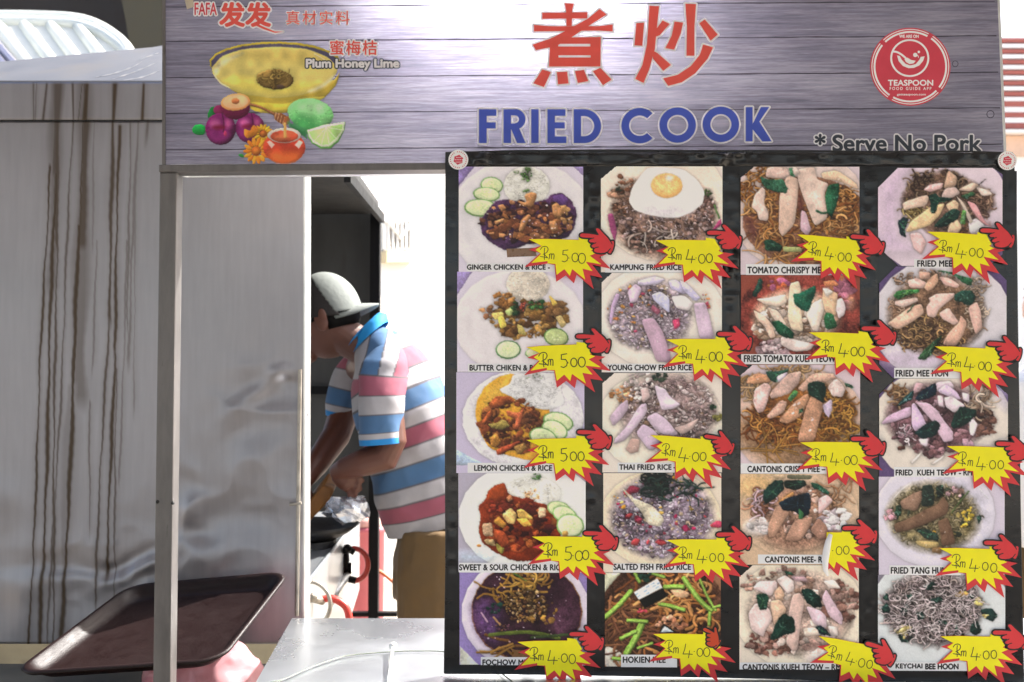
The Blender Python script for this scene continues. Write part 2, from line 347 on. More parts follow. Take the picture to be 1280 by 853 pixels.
# ------------------------------------------------------------------ painter for printed pictures (numpy, no files)
rng = np.random.default_rng(7)
def vnoise(h, w, cell, seed):
    r = np.random.default_rng(seed); gh, gw = int(h / cell) + 3, int(w / cell) + 3; g = r.random((gh, gw))
    y = np.arange(h) / cell; x = np.arange(w) / cell; yi = y.astype(int); xi = x.astype(int); fy = (y - yi)[:, None]; fx = (x - xi)[None, :]
    fy = fy * fy * (3 - 2 * fy); fx = fx * fx * (3 - 2 * fx)
    a = g[yi][:, xi]; b = g[yi][:, xi + 1]; c = g[yi + 1][:, xi]; d = g[yi + 1][:, xi + 1]
    return (a * (1 - fx) + b * fx) * (1 - fy) + (c * (1 - fx) + d * fx) * fy
class Paint:
    """canvas over the photo-pixel box x0..x1,y0..y1; Z=(ox,oy,s): drawing coordinates q -> ox+q/s"""
    def __init__(s, box, res, bgc, Z, seed=1, alpha=False):
        s.x0, s.y0, s.x1, s.y1 = box; s.res = res; s.w = int(round((s.x1 - s.x0) * res)) + 1; s.h = int(round((s.y1 - s.y0) * res)) + 1
        s.im = np.ones((s.h, s.w, 3)) * np.array(hx(bgc)); s.a = np.zeros((s.h, s.w)); s.Z = Z; s.r = np.random.default_rng(seed)
        s.n1 = vnoise(s.h, s.w, 2.2, seed) * .6 + vnoise(s.h, s.w, 5, seed + 1) * .4; s.n2 = vnoise(s.h, s.w, 14, seed + 2); s.n3 = vnoise(s.h, s.w, 1.3, seed + 3); s.k = res / Z[2]; s.tk = 1.5
    def T(s, pts):
        ox, oy, z = s.Z; return np.array([((ox + x / z - s.x0) * s.res, (oy + y / z - s.y0) * s.res) for x, y in pts])
    def sd(s, pts, closed, pad):
        x0 = max(int(pts[:, 0].min() - pad), 0); x1 = min(int(pts[:, 0].max() + pad) + 2, s.w); y0 = max(int(pts[:, 1].min() - pad), 0); y1 = min(int(pts[:, 1].max() + pad) + 2, s.h)
        if x1 <= x0 or y1 <= y0: return None
        X, Y = np.meshgrid(np.arange(x0, x1), np.arange(y0, y1)); D = np.full(X.shape, 1e9); ins = np.zeros(X.shape, bool); n = len(pts)
        for i in range(n if closed else n - 1):
            ax, ay = pts[i]; bx, by = pts[(i + 1) % n]; ex, ey = bx - ax, by - ay; L2 = ex * ex + ey * ey + 1e-9
            t = np.clip(((X - ax) * ex + (Y - ay) * ey) / L2, 0, 1); D = np.minimum(D, (X - ax - t * ex) ** 2 + (Y - ay - t * ey) ** 2)
            if closed and ay != by:
                c = ((ay > Y) != (by > Y)) & (X < ex * (Y - ay) / (by - ay) + ax); ins ^= c
        D = np.sqrt(D)
        if closed: D = np.where(ins, -D, D)
        return (slice(y0, y1), slice(x0, x1)), D
    def put(s, pts, col, closed=True, wid=0., soft=1.2, sh=.25, tex=.12, op=1., ao=.25, smooth=True, bev=3.):
        pts = np.asarray(pts, float)
        if smooth and len(pts) > 2:
            P_ = [tuple(p) for p in pts]
            if closed:      # corners kept, only eased
                q = []
                for i in range(len(P_)):
                    a, b_, c_ = np.array(P_[i - 1]), np.array(P_[i]), np.array(P_[(i + 1) % len(P_)]); q += [b_ + (a - b_) * .2, b_ + (a - b_) * .06 + (c_ - b_) * .06, b_ + (c_ - b_) * .2]
                pts = np.array(q)
            else: pts = np.array(smooth_line(P_, 4))
        g = s.sd(pts, closed, wid + soft + 4)
        if g is None: return
        sl_, D = g; D = D - wid; D = D + (s.n1[sl_] - .5) * min(2.0, .4 + tex * 9)
        al = np.clip(.5 - D / soft, 0, 1) * op
        if ao: s.im[sl_] *= (1 - .62 * ao * op * np.exp(-np.clip(D, 0, None) / 1.6) * (D > -.5))[..., None]
        c = np.ones(D.shape + (3,)) * np.array(hx(col) if isinstance(col, str) else col)
        if sh and min(D.shape) > 2:
            gy, gx = np.gradient(D); e = np.exp(np.clip(D, None, 0) / bev); c *= (1 + sh * (-.45 * gx - .85 * gy) * e - sh * .2 * e)[..., None]
        if tex: c *= (1 + tex * s.tk * (s.n1[sl_] - .5) + tex * 2.0 * (s.n2[sl_] - .5) + tex * .4 * s.tk * (s.n3[sl_] - .5))[..., None]
        s.im[sl_] = s.im[sl_] * (1 - al[..., None]) + np.clip(c, 0, 1.1) * al[..., None]
        s.a[sl_] = np.maximum(s.a[sl_], al)
    def p(s, q, col, **k):
        if isinstance(q, str): q = [tuple(map(float, a.split(','))) for a in q.split()]
        s.put(s.T(q), col, **k); return s
    def e(s, cx, cy, rx, ry, col, rot=0, **k):
        c, n = math.cos(R(rot)), math.sin(R(rot)); q = [(cx + rx * math.cos(t) * c - ry * math.sin(t) * n, cy + rx * math.cos(t) * n + ry * math.sin(t) * c) for t in np.linspace(0, 2 * math.pi, 22)[:-1]]
        k.setdefault('smooth', False); s.put(s.T(q), col, **k); return s
    def s_(s, q, w, col, **k):
        if isinstance(q, str): q = [tuple(map(float, a.split(','))) for a in q.split()]
        k.setdefault('sh', .3); k.setdefault('bev', 1.2); s.put(s.T(q), col, closed=False, wid=w * s.k / 2, **k); return s
    def inside(s, cx, cy, rx, ry, pw=.5):
        a = s.r.random() * 2 * math.pi; r = s.r.random() ** pw; return cx + rx * r * math.cos(a), cy + ry * r * math.sin(a)
    def nood(s, n, cx, cy, rx, ry, ln, w, cols, curl=.9, **k):
        for _ in range(n):
            x, y = s.inside(cx, cy, rx, ry); a = s.r.random() * 6.28; q = [(x, y)]; da = (s.r.random() - .5) * curl * 2
            for _ in range(5): a += da + (s.r.random() - .5) * curl; x += math.cos(a) * ln / 5; y += math.sin(a) * ln / 5 * .8; q.append((x, y))
            c = np.array(hx(cols[s.r.integers(len(cols))])) * (.85 + .3 * s.r.random()); s.s_(q, w * (.7 + .6 * s.r.random()), c, tex=.05, **k)
        return s
    def bits(s, n, cx, cy, rx, ry, a, b, cols, pw=.5, **k):
        for _ in range(n):
            x, y = s.inside(cx, cy, rx, ry, pw); r = a + (b - a) * s.r.random() ** 1.5; m = int(s.r.integers(4, 8)); ro = s.r.random() * 6; st_ = .5 + s.r.random() * .6
            q = [(x + math.cos(ro + t) * r * (.6 + .5 * s.r.random()), y + (math.sin(ro + t) * r * (.6 + .5 * s.r.random())) * st_) for t in np.linspace(0, 6.28, m, False)]
            c = np.array(hx(cols[s.r.integers(len(cols))])) * (.78 + .46 * s.r.random()); an = s.r.random() * 3.1; ca, sa = math.cos(an), math.sin(an); el = .8 + s.r.random() * .9; q = [(x + ((u - x) * ca - (v - y) * sa) * el, y + ((u - x) * sa + (v - y) * ca)) for u, v in q]; s.put(s.T(q), c, sh=k.get('sh', .3), tex=k.get('tex', .2), bev=1.6, ao=k.get('ao', .25))
        return s
    def rice(s, n, cx, cy, rx, ry, ln, w, cols, **k): return s.nood(n, cx, cy, rx, ry, ln, w, cols, .3, **k)
    def cuke(s, cx, cy, rx, ry, rot=0, rim='#6f9a58', fl='#d3dfb4'):
        s.e(cx, cy, rx, ry, rim, rot, sh=.1); s.e(cx, cy - ry * .03, rx * .9, ry * .87, fl, rot, sh=.1, ao=0, tex=.06); s.e(cx, cy, rx * .45, ry * .4, '#c2d296', rot, sh=0, ao=0, op=.5, soft=4)
        for i in range(6):
            a = i * 1.05; s.e(cx + rx * .3 * math.cos(a), cy + ry * .28 * math.sin(a), rx * .06, ry * .05, '#e9efd0', ao=0, sh=0, op=.7)
        return s
    def plate(s, cx, cy, rx, ry, col, k=.94):
        s.e(cx, cy, rx, ry, col, soft=3, sh=.12, tex=.02, ao=.15); s.e(cx, cy, rx * .8, ry * .78, tuple(np.array(hx(col)) * k), sh=0, soft=9, tex=.02, ao=0, op=.7); s.e(cx, cy + 6, rx * .76, ry * .74, col, sh=0, soft=10, tex=.02, ao=0, op=.8); return s
    def mesh(s, name, y0, lift, m, parent, cut=None, amask=False, gain=1.12):
        im = s.im + (np.random.default_rng(3).random((s.h, s.w, 1)) - .5) * .03
        sat = im.max(-1) - im.min(-1); food = np.clip((sat - .06) * 6, 0, 1) + np.clip((.62 - im.mean(-1)) * 3, 0, 1); food = np.clip(food, 0, 1)
        im = im * (1 + food * (.10 * (s.n3 - .5) + .06 * (s.n1 - .5)) * (0 if amask else 1))[..., None]
        m_ = .52; im = m_ + (im - m_) * 1.1; im = np.clip(.01 + im * gain, 0, 1); l = np.where(im <= .04045, im / 12.92, ((im + .055) / 1.055) ** 2.4)
        px = s.x0 + np.arange(s.w) / s.res; py = s.y0 + np.arange(s.h) / s.res; PX, PY = np.meshgrid(px, py)
        u = (PX - 640) / FPX; v = (426.5 - PY) / FPX; ry_ = ct - v * st; rz = st + v * ct; t = y0 / (ry_ + SL * u)
        co = np.stack([u * t, ry_ * t - lift, CAMZ + rz * t], -1).reshape(-1, 3) - np.array(worldloc(parent))
        idx = np.arange(s.h * s.w).reshape(s.h, s.w); q = np.stack([idx[:-1, :-1], idx[1:, :-1], idx[1:, 1:], idx[:-1, 1:]], -1).reshape(-1, 4)
        keep = np.ones(len(q), bool)
        if amask: keep &= (s.a[:-1, :-1] > .5).reshape(-1)
        if cut is not None:
            cx = PX[:-1, :-1].reshape(-1); cy = PY[:-1, :-1].reshape(-1)
            for k_, (cw, chh) in enumerate(cut):      # corners snipped: tl tr bl br
                if cw:
                    dx = (cx - s.x0) if k_ in (0, 2) else (s.x1 - cx); dy = (cy - s.y0) if k_ < 2 else (s.y1 - cy); keep &= (dx / cw + dy / chh) > 1
        q = q[keep]; me = bpy.data.meshes.new(name); me.vertices.add(len(co)); me.vertices.foreach_set('co', co.ravel())
        me.loops.add(len(q) * 4); me.loops.foreach_set('vertex_index', q.ravel().astype(np.int32)); me.polygons.add(len(q)); me.polygons.foreach_set('loop_start', np.arange(0, len(q) * 4, 4, dtype=np.int32))
        me.update(calc_edges=True); at = me.color_attributes.new('Col', 'FLOAT_COLOR', 'POINT')
        at.data.foreach_set('color', np.concatenate([l.reshape(-1, 3), np.ones((len(co), 1))], 1).ravel().astype(np.float32)); me.materials.append(m)
        o = bpy.data.objects.new(name, me); COL.objects.link(o); o.parent = parent; return o

# ------------------------------------------------------------------ setting
def sheet(name, x0, x1, y0, y1, z, m, nx=1, ny=1, amp=0.):
    vs = []; fs = []
    for j in range(ny + 1):
        for i in range(nx + 1):
            x = x0 + (x1 - x0) * i / nx; y = y0 + (y1 - y0) * j / ny; vs.append((x, y, z + (amp * mnoise.noise(Vector((x * 1.3, y * 1.3, 0))) if amp else 0)))
    for j in range(ny):
        for i in range(nx): k = j * (nx + 1) + i; fs.append((k, k + 1, k + nx + 2, k + nx + 1))
    return mk(name, vs, fs, m)
g = sheet('ground', -600, 600, -600, 600, 0, M_GROUND); g['kind'] = 'structure'

# white wall behind, running off at a slant, with a barred window
wall = thing('back_building', 'pale plastered building behind the stall with a small barred window', 'building', (-1.4, 6.4, 0))
WA, WB = Vector((-1.2, 6.6, 0)), Vector((3.2, 11.0, 0)); wd = (WB - WA).normalized(); wnn = Vector((wd.y, -wd.x, 0))
def onwall(px, py, lift=0.):
    x, y, z = ray(px, py); rd = Vector((x, y, z)); o = Vector((0, 0, CAMZ)); t = (WA - o).dot(wnn) / rd.dot(wnn); return o + rd * t + wnn * lift
b = MB(); b.slab([WA, WB, WB + Vector((0, 0, 7)), WA + Vector((0, 0, 7))], -wnn * .25); b.build('wall', M_WALL, wall)
wf = MB(); q = [onwall(478, 277, .0), onwall(511, 277), onwall(511, 313), onwall(478, 313)]
wf.slab([p + wnn * .012 for p in q], -wnn * .01); wo = wf.build('window', M_PANE, wall)
fr = MB()
for a, c in ((0, 1), (1, 2), (2, 3), (3, 0)): fr.tube([q[a] + wnn * .02, q[c] + wnn * .02], .02, 4)
fr.build('window_frame', M_WALL, wo)
for k in range(6):
    t = (k + .5) / 6; br = MB(); br.tube([q[0].lerp(q[1], t) + wnn * .04, q[3].lerp(q[2], t) + wnn * .04], .011, 5); br.build('window_bar', M_WALL, wo)
br = MB(); br.tube([q[0] + wnn * .05, (q[3].lerp(q[2], .5)).lerp(q[0].lerp(q[1], .5), .4) + wnn * .05, q[1] + wnn * .05], .013, 5); br.build('window_bar', M_WALL, wo)
sl_ = MB(); a_, c_ = onwall(476, 315), onwall(513, 315); sl_.slab([a_, c_, c_ + Vector((0, 0, -.08)), a_ + Vector((0, 0, -.08))], wnn * .07); sl_.build('window_sill', M_WALLD, wall)
pp = MB(); pp.tube([onwall(521, 250, .05), onwall(556, 236, .05)], .018, 6); pp.tube([onwall(521, 250, .05), onwall(521, 800, .05)], .014, 6); pp.build('drain_pipe', M_WALL, wall)

# shuttered building to the right
sh = thing('shuttered_building', 'sunlit building with a faded red slatted shutter beyond the right end of the sign', 'building', (4.6, 9, 0))
D2 = 9.0
a0, a1 = P(1225, 40, D2), P(1420, 40, D2)
def pl(px, py, l=0.): p = P(px, py, D2); return p + Vector((0, -l, 0))
bw = MB(); x0w = pl(1225, 0).x; x1w = x0w + 3.5
bw.box((x0w, D2, 0), (x1w, D2 + 3, pl(1225, 46).z)); bw.build('wall', M_WALL, sh)
so_ = MB(); so_.box((x0w, D2 - .02, pl(1240, 165).z), (x1w - 1, D2 - .002, pl(1240, 50).z)); so_ = so_.build('shutter', M_SHUT, sh)
for k in range(17):
    y = 54 + k * 6.6; z = pl(1240, y).z; s1 = MB(); th = .018 if k < 12 else .026
    s1.box((x0w, D2 - .07, z - th), (x1w - 1, D2 - .022, z + th)); s1.build('shutter_slat', M_SHW if k % 2 else M_SHUT, so_)
bb = MB(); bb.box((x0w, D2 - .12, pl(1240, 170).z), (x1w - .5, D2 - .003, pl(1240, 166).z)); bb.build('ledge', M_SHW, sh)
bb = MB(); bb.box((x0w, D2 - .03, pl(1240, 196).z), (x1w - .5, D2 - .003, pl(1240, 171).z)); bb.build('lintel', mat('beige_lintel', '#d9b59a', .7), sh)

# concrete arch and awning, upper left, beyond the booth
ar = thing('concrete_arch', 'olive brown concrete arch pier and dark soffit above the booth roof', 'arch', P(170, 40, 7.5))
b = MB(); pts = [P(x, y, 7.0) for x, y in ((152, -200), (148, -60), (150, -10), (157, 25), (163, 62), (160, 130), (400, 130), (400, -200))]; b.slab(pts, (0, .9, 0)); b.build('pier', M_CONC, ar)
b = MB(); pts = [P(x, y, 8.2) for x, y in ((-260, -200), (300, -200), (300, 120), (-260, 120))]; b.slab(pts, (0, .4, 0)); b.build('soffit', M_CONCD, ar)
aw = thing('awning', 'white ribbed plastic awning with a rounded rim above the booth', 'awning', P(60, 60, 5))
def AP(x, y, l=0.):      # sloping awning surface
    d = 5.6 - (y - 20) * .010; return P(x, y, d) + Vector((0, -l, 0))
outl = smooth_line([(-140, 22), (-60, 18), (0, 17), (60, 18), (98, 21), (125, 30), (147, 44), (159, 56), (165, 72), (160, 96)], 4)
b = MB(); ins = [(x, 32 + (y - 17) * .9) if y < 60 else (x - 6, y + 4) for x, y in outl]
b.slab([AP(x, y) for x, y in outl] + [AP(160, 130), AP(-140, 130)], (0, .03, .02)); b.build('awning_sheet', M_AWN, aw, smooth=False)
b = MB(); b.tube([AP(x, y + 5, .02) for x, y in outl], .035, 8); b.tube([AP(x, y + 12, .02) for x, y in outl[:-6]], .03, 8); b.build('awning_rim', M_AWN, aw, smooth=True)
for k in range(8):
    x = -140 + k * 33; b = MB(); b.tube([AP(x + 6, 33, .0), AP(x + 56, 100, .0)], .035, 8)
    b2 = b.build('awning_rib', M_AWN, aw, smooth=True)
b = MB(); b.tube([AP(-4, 52, .05), AP(26, 86, .05)], .02, 6); b.tube([AP(-10, 58, .05), AP(16, 90, .05)], .016, 6); b.build('awning_rail', M_ALU, aw)

# ------------------------------------------------------------------ cooking booth (steel sheet front, roof, hood, corner post)
booth = thing('cooking_booth', 'steel sheet cooking booth stained with brown drips behind the post', 'booth', P(200, 800, 2.35) * 1)
PD = 2.35
DR = [  # brown drips: x top, x bottom, y top, y bottom, width, strength
 (42, 42, 103, 150, 2, .7), (46, 44, 103, 150, 1.6, .6), (59, 54, 103, 150, 2.2, .8), (73, 68, 103, 240, 12, .75), (72, 66, 150, 805, 3, .8), (62, 36, 205, 805, 2.6, .9), (70, 50, 215, 805, 4.6, .95),
 (91, 92, 103, 150, 2.5, .8), (103, 98, 103, 150, 2, .8), (109, 106, 103, 150, 7, .9), (108, 100, 150, 330, 12, .8), (104, 86, 150, 640, 2.6, .85), (101, 96, 330, 500, 9, .5), (100, 78, 280, 800, 5.5, .95), (92, 60, 150, 805, 2.4, .7),
 (118, 116, 150, 330, 2, .4), (120, 115, 300, 480, 1.8, .5), (113, 112, 500, 680, 1.6, .6), (144, 142, 103, 150, 5.5, .95), (141, 138, 150, 420, 4.5, .85), (150, 143, 155, 460, 3.4, .9), (143, 134, 440, 740, 4, .9), (138, 118, 350, 775, 2.6, .8), (147, 141, 460, 800, 2, .7),
 (180, 178, 103, 150, 3.2, .9), (163, 160, 152, 430, 2.2, .55), (173, 160, 150, 470, 3, .5), (185, 182, 150, 190, 3, .6), (158, 150, 300, 620, 1.8, .5), (168, 168, 250, 530, 1.4, .4), (125, 125, 100, 150, 14, .1), (70, 66, 103, 380, 14, .5), (106, 100, 103, 520, 18, .5), (108, 104, 103, 330, 9, .8), (72, 70, 150, 330, 6, .8), (88, 76, 480, 800, 12, .3), (138, 130, 560, 800, 12, .15)]
def stain_at(X, Y):
    s = np.zeros(X.shape)
    for i, (xt, xb, yt, yb, w, k) in enumerate(DR):
        w = w * 1.45 + .6; k = min(1, k * 1.12)
        t = (Y - yt) / (yb - yt); wob = .9 * np.sin(Y * .013 + i) + .5 * np.sin(Y * .057 + i * 2.1) + .15 * np.sin(Y * .11 + i) + .2 * np.sin(Y * .41 + i * 3)
        cx = xt + (xb - xt) * t + wob * np.clip((Y - 160) / 60, 0, 1) * np.clip(w / 3, .6, 1.2); ww = w * (.75 + .3 * np.sin(Y * .03 + i * 1.7))
        d = np.abs(X - cx) / (ww / 2); e = np.clip(1.35 - d, 0, 1); ends = np.clip((Y - yt + 1) / 3, 0, 1) * np.clip((yb - Y) / 25, 0, 1) if yb < 800 and yb != 150 else np.clip((Y - yt + 1) / 3, 0, 1) * (Y <= yb)
        s = np.maximum(s, k * e * ends); s = np.maximum(s, .3 * k * np.clip(1 - np.abs(X - cx - 1) / (ww * 1.5 + 2.5), 0, 1) * ends)
    return s
def bump_at(X, Y):
    h = np.zeros(X.shape)
    def g(cx, cy, su, sv, rot, a, p=2):
        c, s = math.cos(R(rot)), math.sin(R(rot)); u = ((X - cx) * c + (Y - cy) * s) / su; v = (-(X - cx) * s + (Y - cy) * c) / sv
        return a * np.exp(-np.abs(u) ** p - np.abs(v) ** 2)
    # creases near the right edge
    h += g(352, 466, 16, 9, 0, .010) - g(356, 474, 10, 8, 20, .008) + g(318, 492, 34, 9, -35, .007, 1.3) + g(292, 522, 26, 14, -40, .006) - g(330, 505, 40, 16, -30, .005)
    h += g(238, 640, 14, 22, 30, .008) + g(246, 668, 22, 12, 20, -.006) + g(258, 690, 30, 20, -30, .006) - g(222, 650, 20, 14, 0, .005) + g(238, 585, 22, 10, 40, .003)
    h += g(175, 712, 40, 7, -25, .008) - g(165, 700, 44, 9, -28, .006) + g(120, 712, 60, 11, 4, -.006) + g(160, 735, 22, 24, 0, .006) + g(60, 700, 60, 14, -3, -.004) + g(20, 735, 50, 16, 0, .003)
    h += g(10, 620, 18, 22, 0, .003) + g(325, 570, 60, 22, -35, .005) + g(300, 640, 50, 26, 35, -.005) + g(340, 690, 30, 40, 20, .004)
    n = vnoise(X.shape[0], X.shape[1], 60, 5) - .5; n2 = vnoise(X.shape[0], X.shape[1], 24, 9) - .5
    mk_ = g(330, 510, 75, 60, -35, 1) + g(250, 665, 70, 60, 20, 1) + g(150, 715, 80, 40, -15, 1) + g(60, 690, 90, 40, 0, .6) + g(340, 640, 60, 70, 0, .6); mk_ = np.clip(mk_, 0, 1)
    r1 = vnoise(X.shape[0] * 3, X.shape[1], 52, 31)[::3] - .5; r2 = vnoise(X.shape[0] * 3, X.shape[1], 22, 33)[::3] - .5; yy = np.clip((Y * .31).astype(int), 0, None)
    h += mk_ * (.019 * (.18 - np.abs(r1)) + .005 * (.2 - np.abs(r2)))
    low = np.clip((Y - 420) / 200, 0, 1); h += n * .0045 * (.3 + low) + n2 * .0022 * (.15 + low)
    return h
def panel(name, x0, x1, y0, y1, sx, sy, dep, bump=True, lab=None):
    xs = np.arange(x0, x1 + sx * .5, sx); ys = np.arange(y0, y1 + sy * .5, sy); xs = xs * (x1 - x0) / (xs[-1] - x0) if False else np.linspace(x0, x1, len(xs)); ys = np.linspace(y0, y1, len(ys))
    X, Y = np.meshgrid(xs, ys); wx = X.copy(); 
    u = (wx - 640) / FPX; v = (426.5 - Y) / FPX; a = ct - v * st; c = st + v * ct; t = dep / a
    co = np.stack([u * t, a * t, CAMZ + c * t], -1)
    if bump: co[..., 1] -= bump_at(X, Y) * np.clip((x1 - X) / 6, 0, 1)
    idx = np.arange(X.size).reshape(X.shape); q = np.stack([idx[:-1, :-1], idx[1:, :-1], idx[1:, 1:], idx[:-1, 1:]], -1).reshape(-1, 4)
    me = bpy.data.meshes.new(name); me.from_pydata(co.reshape(-1, 3).tolist(), [], q.tolist()); me.polygons.foreach_set('use_smooth', [True] * len(q))
    at = me.attributes.new('stain', 'FLOAT', 'POINT'); at.data.foreach_set('value', stain_at(X, Y).ravel().astype(np.float32)); me.materials.append(M_STAIN); me.update()
    o = bpy.data.objects.new(name, me); COL.objects.link(o); o.parent = booth; o.location = -worldloc(booth)
    m_ = o.modifiers.new('thickness', 'SOLIDIFY'); m_.thickness = .0015; m_.offset = 0; return o
panel('front_panel', -260, 379.5, 151.5, 805, 1.0, 3.2, PD); panel('fascia_panel', -260, 384, 103, 150, 1.0, 3.0, PD - .004, bump=False)
b = MB(); b.box((P(-260, 150, PD).x, PD - .003, P(0, 152.2, PD).z), (P(381, 150, PD).x, PD - .0015, P(0, 150, PD).z)); b.build('panel_seam', M_SOOT, booth)
# folded edge of the front panel, in the sun
b = MB(); e0, e1 = P(380, 103, PD), P(378.5, 800, PD); ez = P(0, 805, PD).z
b.slab([Vector((e0.x, PD - .001, e0.z)), Vector((e0.x + .004, PD - .001, e0.z)), Vector((e1.x + .004, PD - .001, ez)), Vector((e1.x, PD - .001, ez))], (0, .065, 0)); b.build('folded_edge', M_STEELW, booth)
b = MB(); b.tube([P(375, 462, PD - .008), P(371, 770, PD - .008)], .005, 8); b.tube([P(362, 631, PD - .012), P(377, 629, PD - .012)], .004, 6); b.build('latch_rod', M_STEELD, booth)
b = MB(); r0, r1, r2, r3 = P(-260, 102, PD), P(384, 102, PD), P(384, 30, 3.1), P(-260, 130, 3.1)
b.slab([r0, r1, P(203, 58, 2.9), P(-260, 142, 2.6)], (0, .004, .004)); b.build('roof_sheet', mat('dull_zinc_sheet', (.115, .115, .12), .62, metal=.45, var=.15, vscale=6, stretch=(1, .4, 1), grime=('#6a655e', 3.5, .6)), booth)
HZ = 1.97
for k, q_ in enumerate(([(118, 97), (142, 92), (165, 84), (178, 77)], [(140, 99), (168, 90), (196, 78)], [(150, 101), (176, 97), (200, 88)], [(172, 76), (190, 69), (200, 66)])):
    vs = []; fs = []; sm_ = smooth_line([(x, y) for x, y in q_], 5)
    def onroof(px, py):
        n = (r1 - r0).cross(P(203, 58, 2.9) - r0).normalized(); d_ = Vector(ray(px, py)); o_ = Vector((0, 0, CAMZ)); return o_ + d_ * ((r0 - o_).dot(n) / d_.dot(n)) - d_.normalized() * .004
    for i, (x, y) in enumerate(sm_):
        w = 1.3 * math.sin(math.pi * (i + .3) / len(sm_)) * (.6 + .4 * math.sin(i * 2.3 + k)); vs += [onroof(x, y - w), onroof(x, y + w)]
    fs = [(2 * i, 2 * i + 1, 2 * i + 3, 2 * i + 2) for i in range(len(sm_) - 1)]; mk('dirt_streak', vs, fs, M_STEELD, booth)
b = MB(); b.slab([Vector((-3.2, PD + .07, HZ)), P(428, 213, 2.6), P(473, 268, 3.9), Vector((-3.2, 3.9, 2.03))], (0, 0, .05)); b.build('hood_ceiling', M_DARKCE, booth)
b = MB(); p0, p1 = P(430, 214, 2.6), P(475, 268, 3.9); b.slab([p0, p1, p1 + Vector((0, 0, -.035)), p0 + Vector((0, 0, -.03))], (.018, 0, 0)); b.build('hood_lip', M_BLACKM, booth)
zt = P(470, 266, 3.9).z
b = MB(); b.slab([P(300, 262, 3.92), P(463, 262, 3.92), P(463, 640, 3.92), P(300, 640, 3.92)], (0, .01, 0)); b.build('back_panel', M_DARKIN, booth)
b = MB(); b.box((P(300, 0, 3.9).x, 3.895, P(0, 493, 3.9).z), (P(463, 0, 3.9).x, 3.915, P(0, 483, 3.9).z)); b.build('back_rail', M_BLACKM, booth)
b = MB(); xa, xb = P(463, 400, 3.88).x, P(475, 400, 3.88).x; b.box((xa, 3.86, 0), (xb, 3.90, zt)); b.build('corner_post', M_BLACKM, booth)
b = MB(); b.box((P(380, 0, 3.88).x, 3.865, P(0, 770, 3.88).z - .0), (P(500, 0, 3.88).x, 3.895, P(0, 765, 3.88).z)); b.build('bottom_rail', M_BLACKM, booth)
b = MB(); b.box((-3.2, PD + .1, 0), (-3.1, 3.9, HZ)); b.build('side_panel', M_DARKIN, booth)
lw = MB(); lw.box((-5, 4.3, 0), (-1.0, 4.45, .75)); tag(lw.build('shade_slab', mat('beige_shade_slab', '#a59c84', .85, var=.2, vscale=5, bump=.3, grime=('#57524a', 5, .6)), None), 'beige slab added under the booth edge to cover the sunlit ground with a shaded tone', 'wall')  # added slab, its shaded face hides the bright ground below the booth

# ------------------------------------------------------------------ stove with its black top
stv = thing('stove', 'steel wok stove with black top, valves and a pipe beside the cook', 'stove', (-.8, 3.0, 0))
SZ = .888
sA, sB = Vector((-.500, 2.42, SZ)), Vector((-.553, 3.6, SZ))
b = MB(); b.slab([Vector((-1.6, 2.42, SZ)), sA, sB, Vector((-1.6, 3.6, SZ))], (0, 0, -.03)); b.build('stove_top', M_STEELC, stv)
b = MB(); b.slab([sA + Vector((.0, 0, .002)), sB + Vector((0, 0, .002)), sB + Vector((0, 0, -.26)), sA + Vector((.0, 0, -.42))], (.006, 0, 0)); b.build('side_apron', M_STEELC, stv)
b = MB(); b.tube([sA + Vector((.008, 0, .004)), sB + Vector((.008, 0, .004))], .006, 6); b.build('apron_edge', M_STEELC, stv)
for x, y in ((-1.5, 2.5), (-.56, 2.5), (-1.5, 3.5), (-.6, 3.5)):
    b = MB(); b.box((x - .02, y - .02, 0), (x + .02, y + .02, SZ - .03)); b.build('stove_leg', M_BLACKM, stv)
b = MB(); b.tube([P(398, 775, 2.75), P(444, 703, 3.3)], .013, 10); b.build('gas_pipe', M_STEELW, stv, smooth=True)
b = MB(); b.tube([P(431, 684, 3.15), P(429, 700, 3.15), P(428, 716, 3.15)], [.012, .02, .012], 8); b.tube([P(424, 690, 3.12), P(436, 687, 3.12), P(443, 691, 3.12)], .010, 8); b.box(P(427, 716, 3.17) - Vector((.01, .01, 0)), P(439, 704, 3.15)); b.ball(P(434, 686, 3.1), .014); b.build('gas_valve', M_BLACKM, stv, smooth=True)
b = MB(); b.tube([P(443 + 17 * math.cos(R(a)), 706 + 20 * math.sin(R(a)), 3.13) for a in range(-105, 112, 12)], .0085, 8); b.build('hose_loop', M_REDHOSE, stv, smooth=True)
b = MB(); b.tube([P(436, 724, 3.13), P(445, 726, 3.13)], .011, 8); b.build('hose_clip', M_BLACKM, stv)
# burner valve behind the ring
b = MB(); b.tube([P(378, 745, 2.5), P(392, 748, 2.5), P(404, 752, 2.52)], [.008, .011, .01], 8); b.ball(P(390, 746, 2.48), .014); b.ball(P(381, 757, 2.5), .016); b.tube([P(384, 738, 2.49), P(379, 733, 2.49)], .004, 6); b.build('burner_valve', M_STEELD, stv, smooth=True)
b = MB(); b.tube([P(x, y, 2.52) for x, y in smooth_line([(402, 750), (412, 748), (424, 752), (434, 762), (438, 785)], 4)], .0095, 8); b.build('burner_hose', M_REDHOSE, stv, smooth=True)
o = MB(); o.tube([P(386 + 27 * math.cos(R(a)), 756 + 29 * math.sin(R(a)), 2.47) for a in range(0, 361, 10)], .0052, 8, cap=False)
tag(o.build('wok_ring', M_STEELD, None, smooth=True), 'greasy grey steel ring hanging at the near end of the stove', 'ring')
o = MB(); o.tube([P(375, 655, 2.41), P(384, 733, 2.41)], .0032, 6); tag(o.build('thin_rod', M_STEELW, None, smooth=True), 'thin bright rod leaning beside the folded edge of the booth', 'rod')
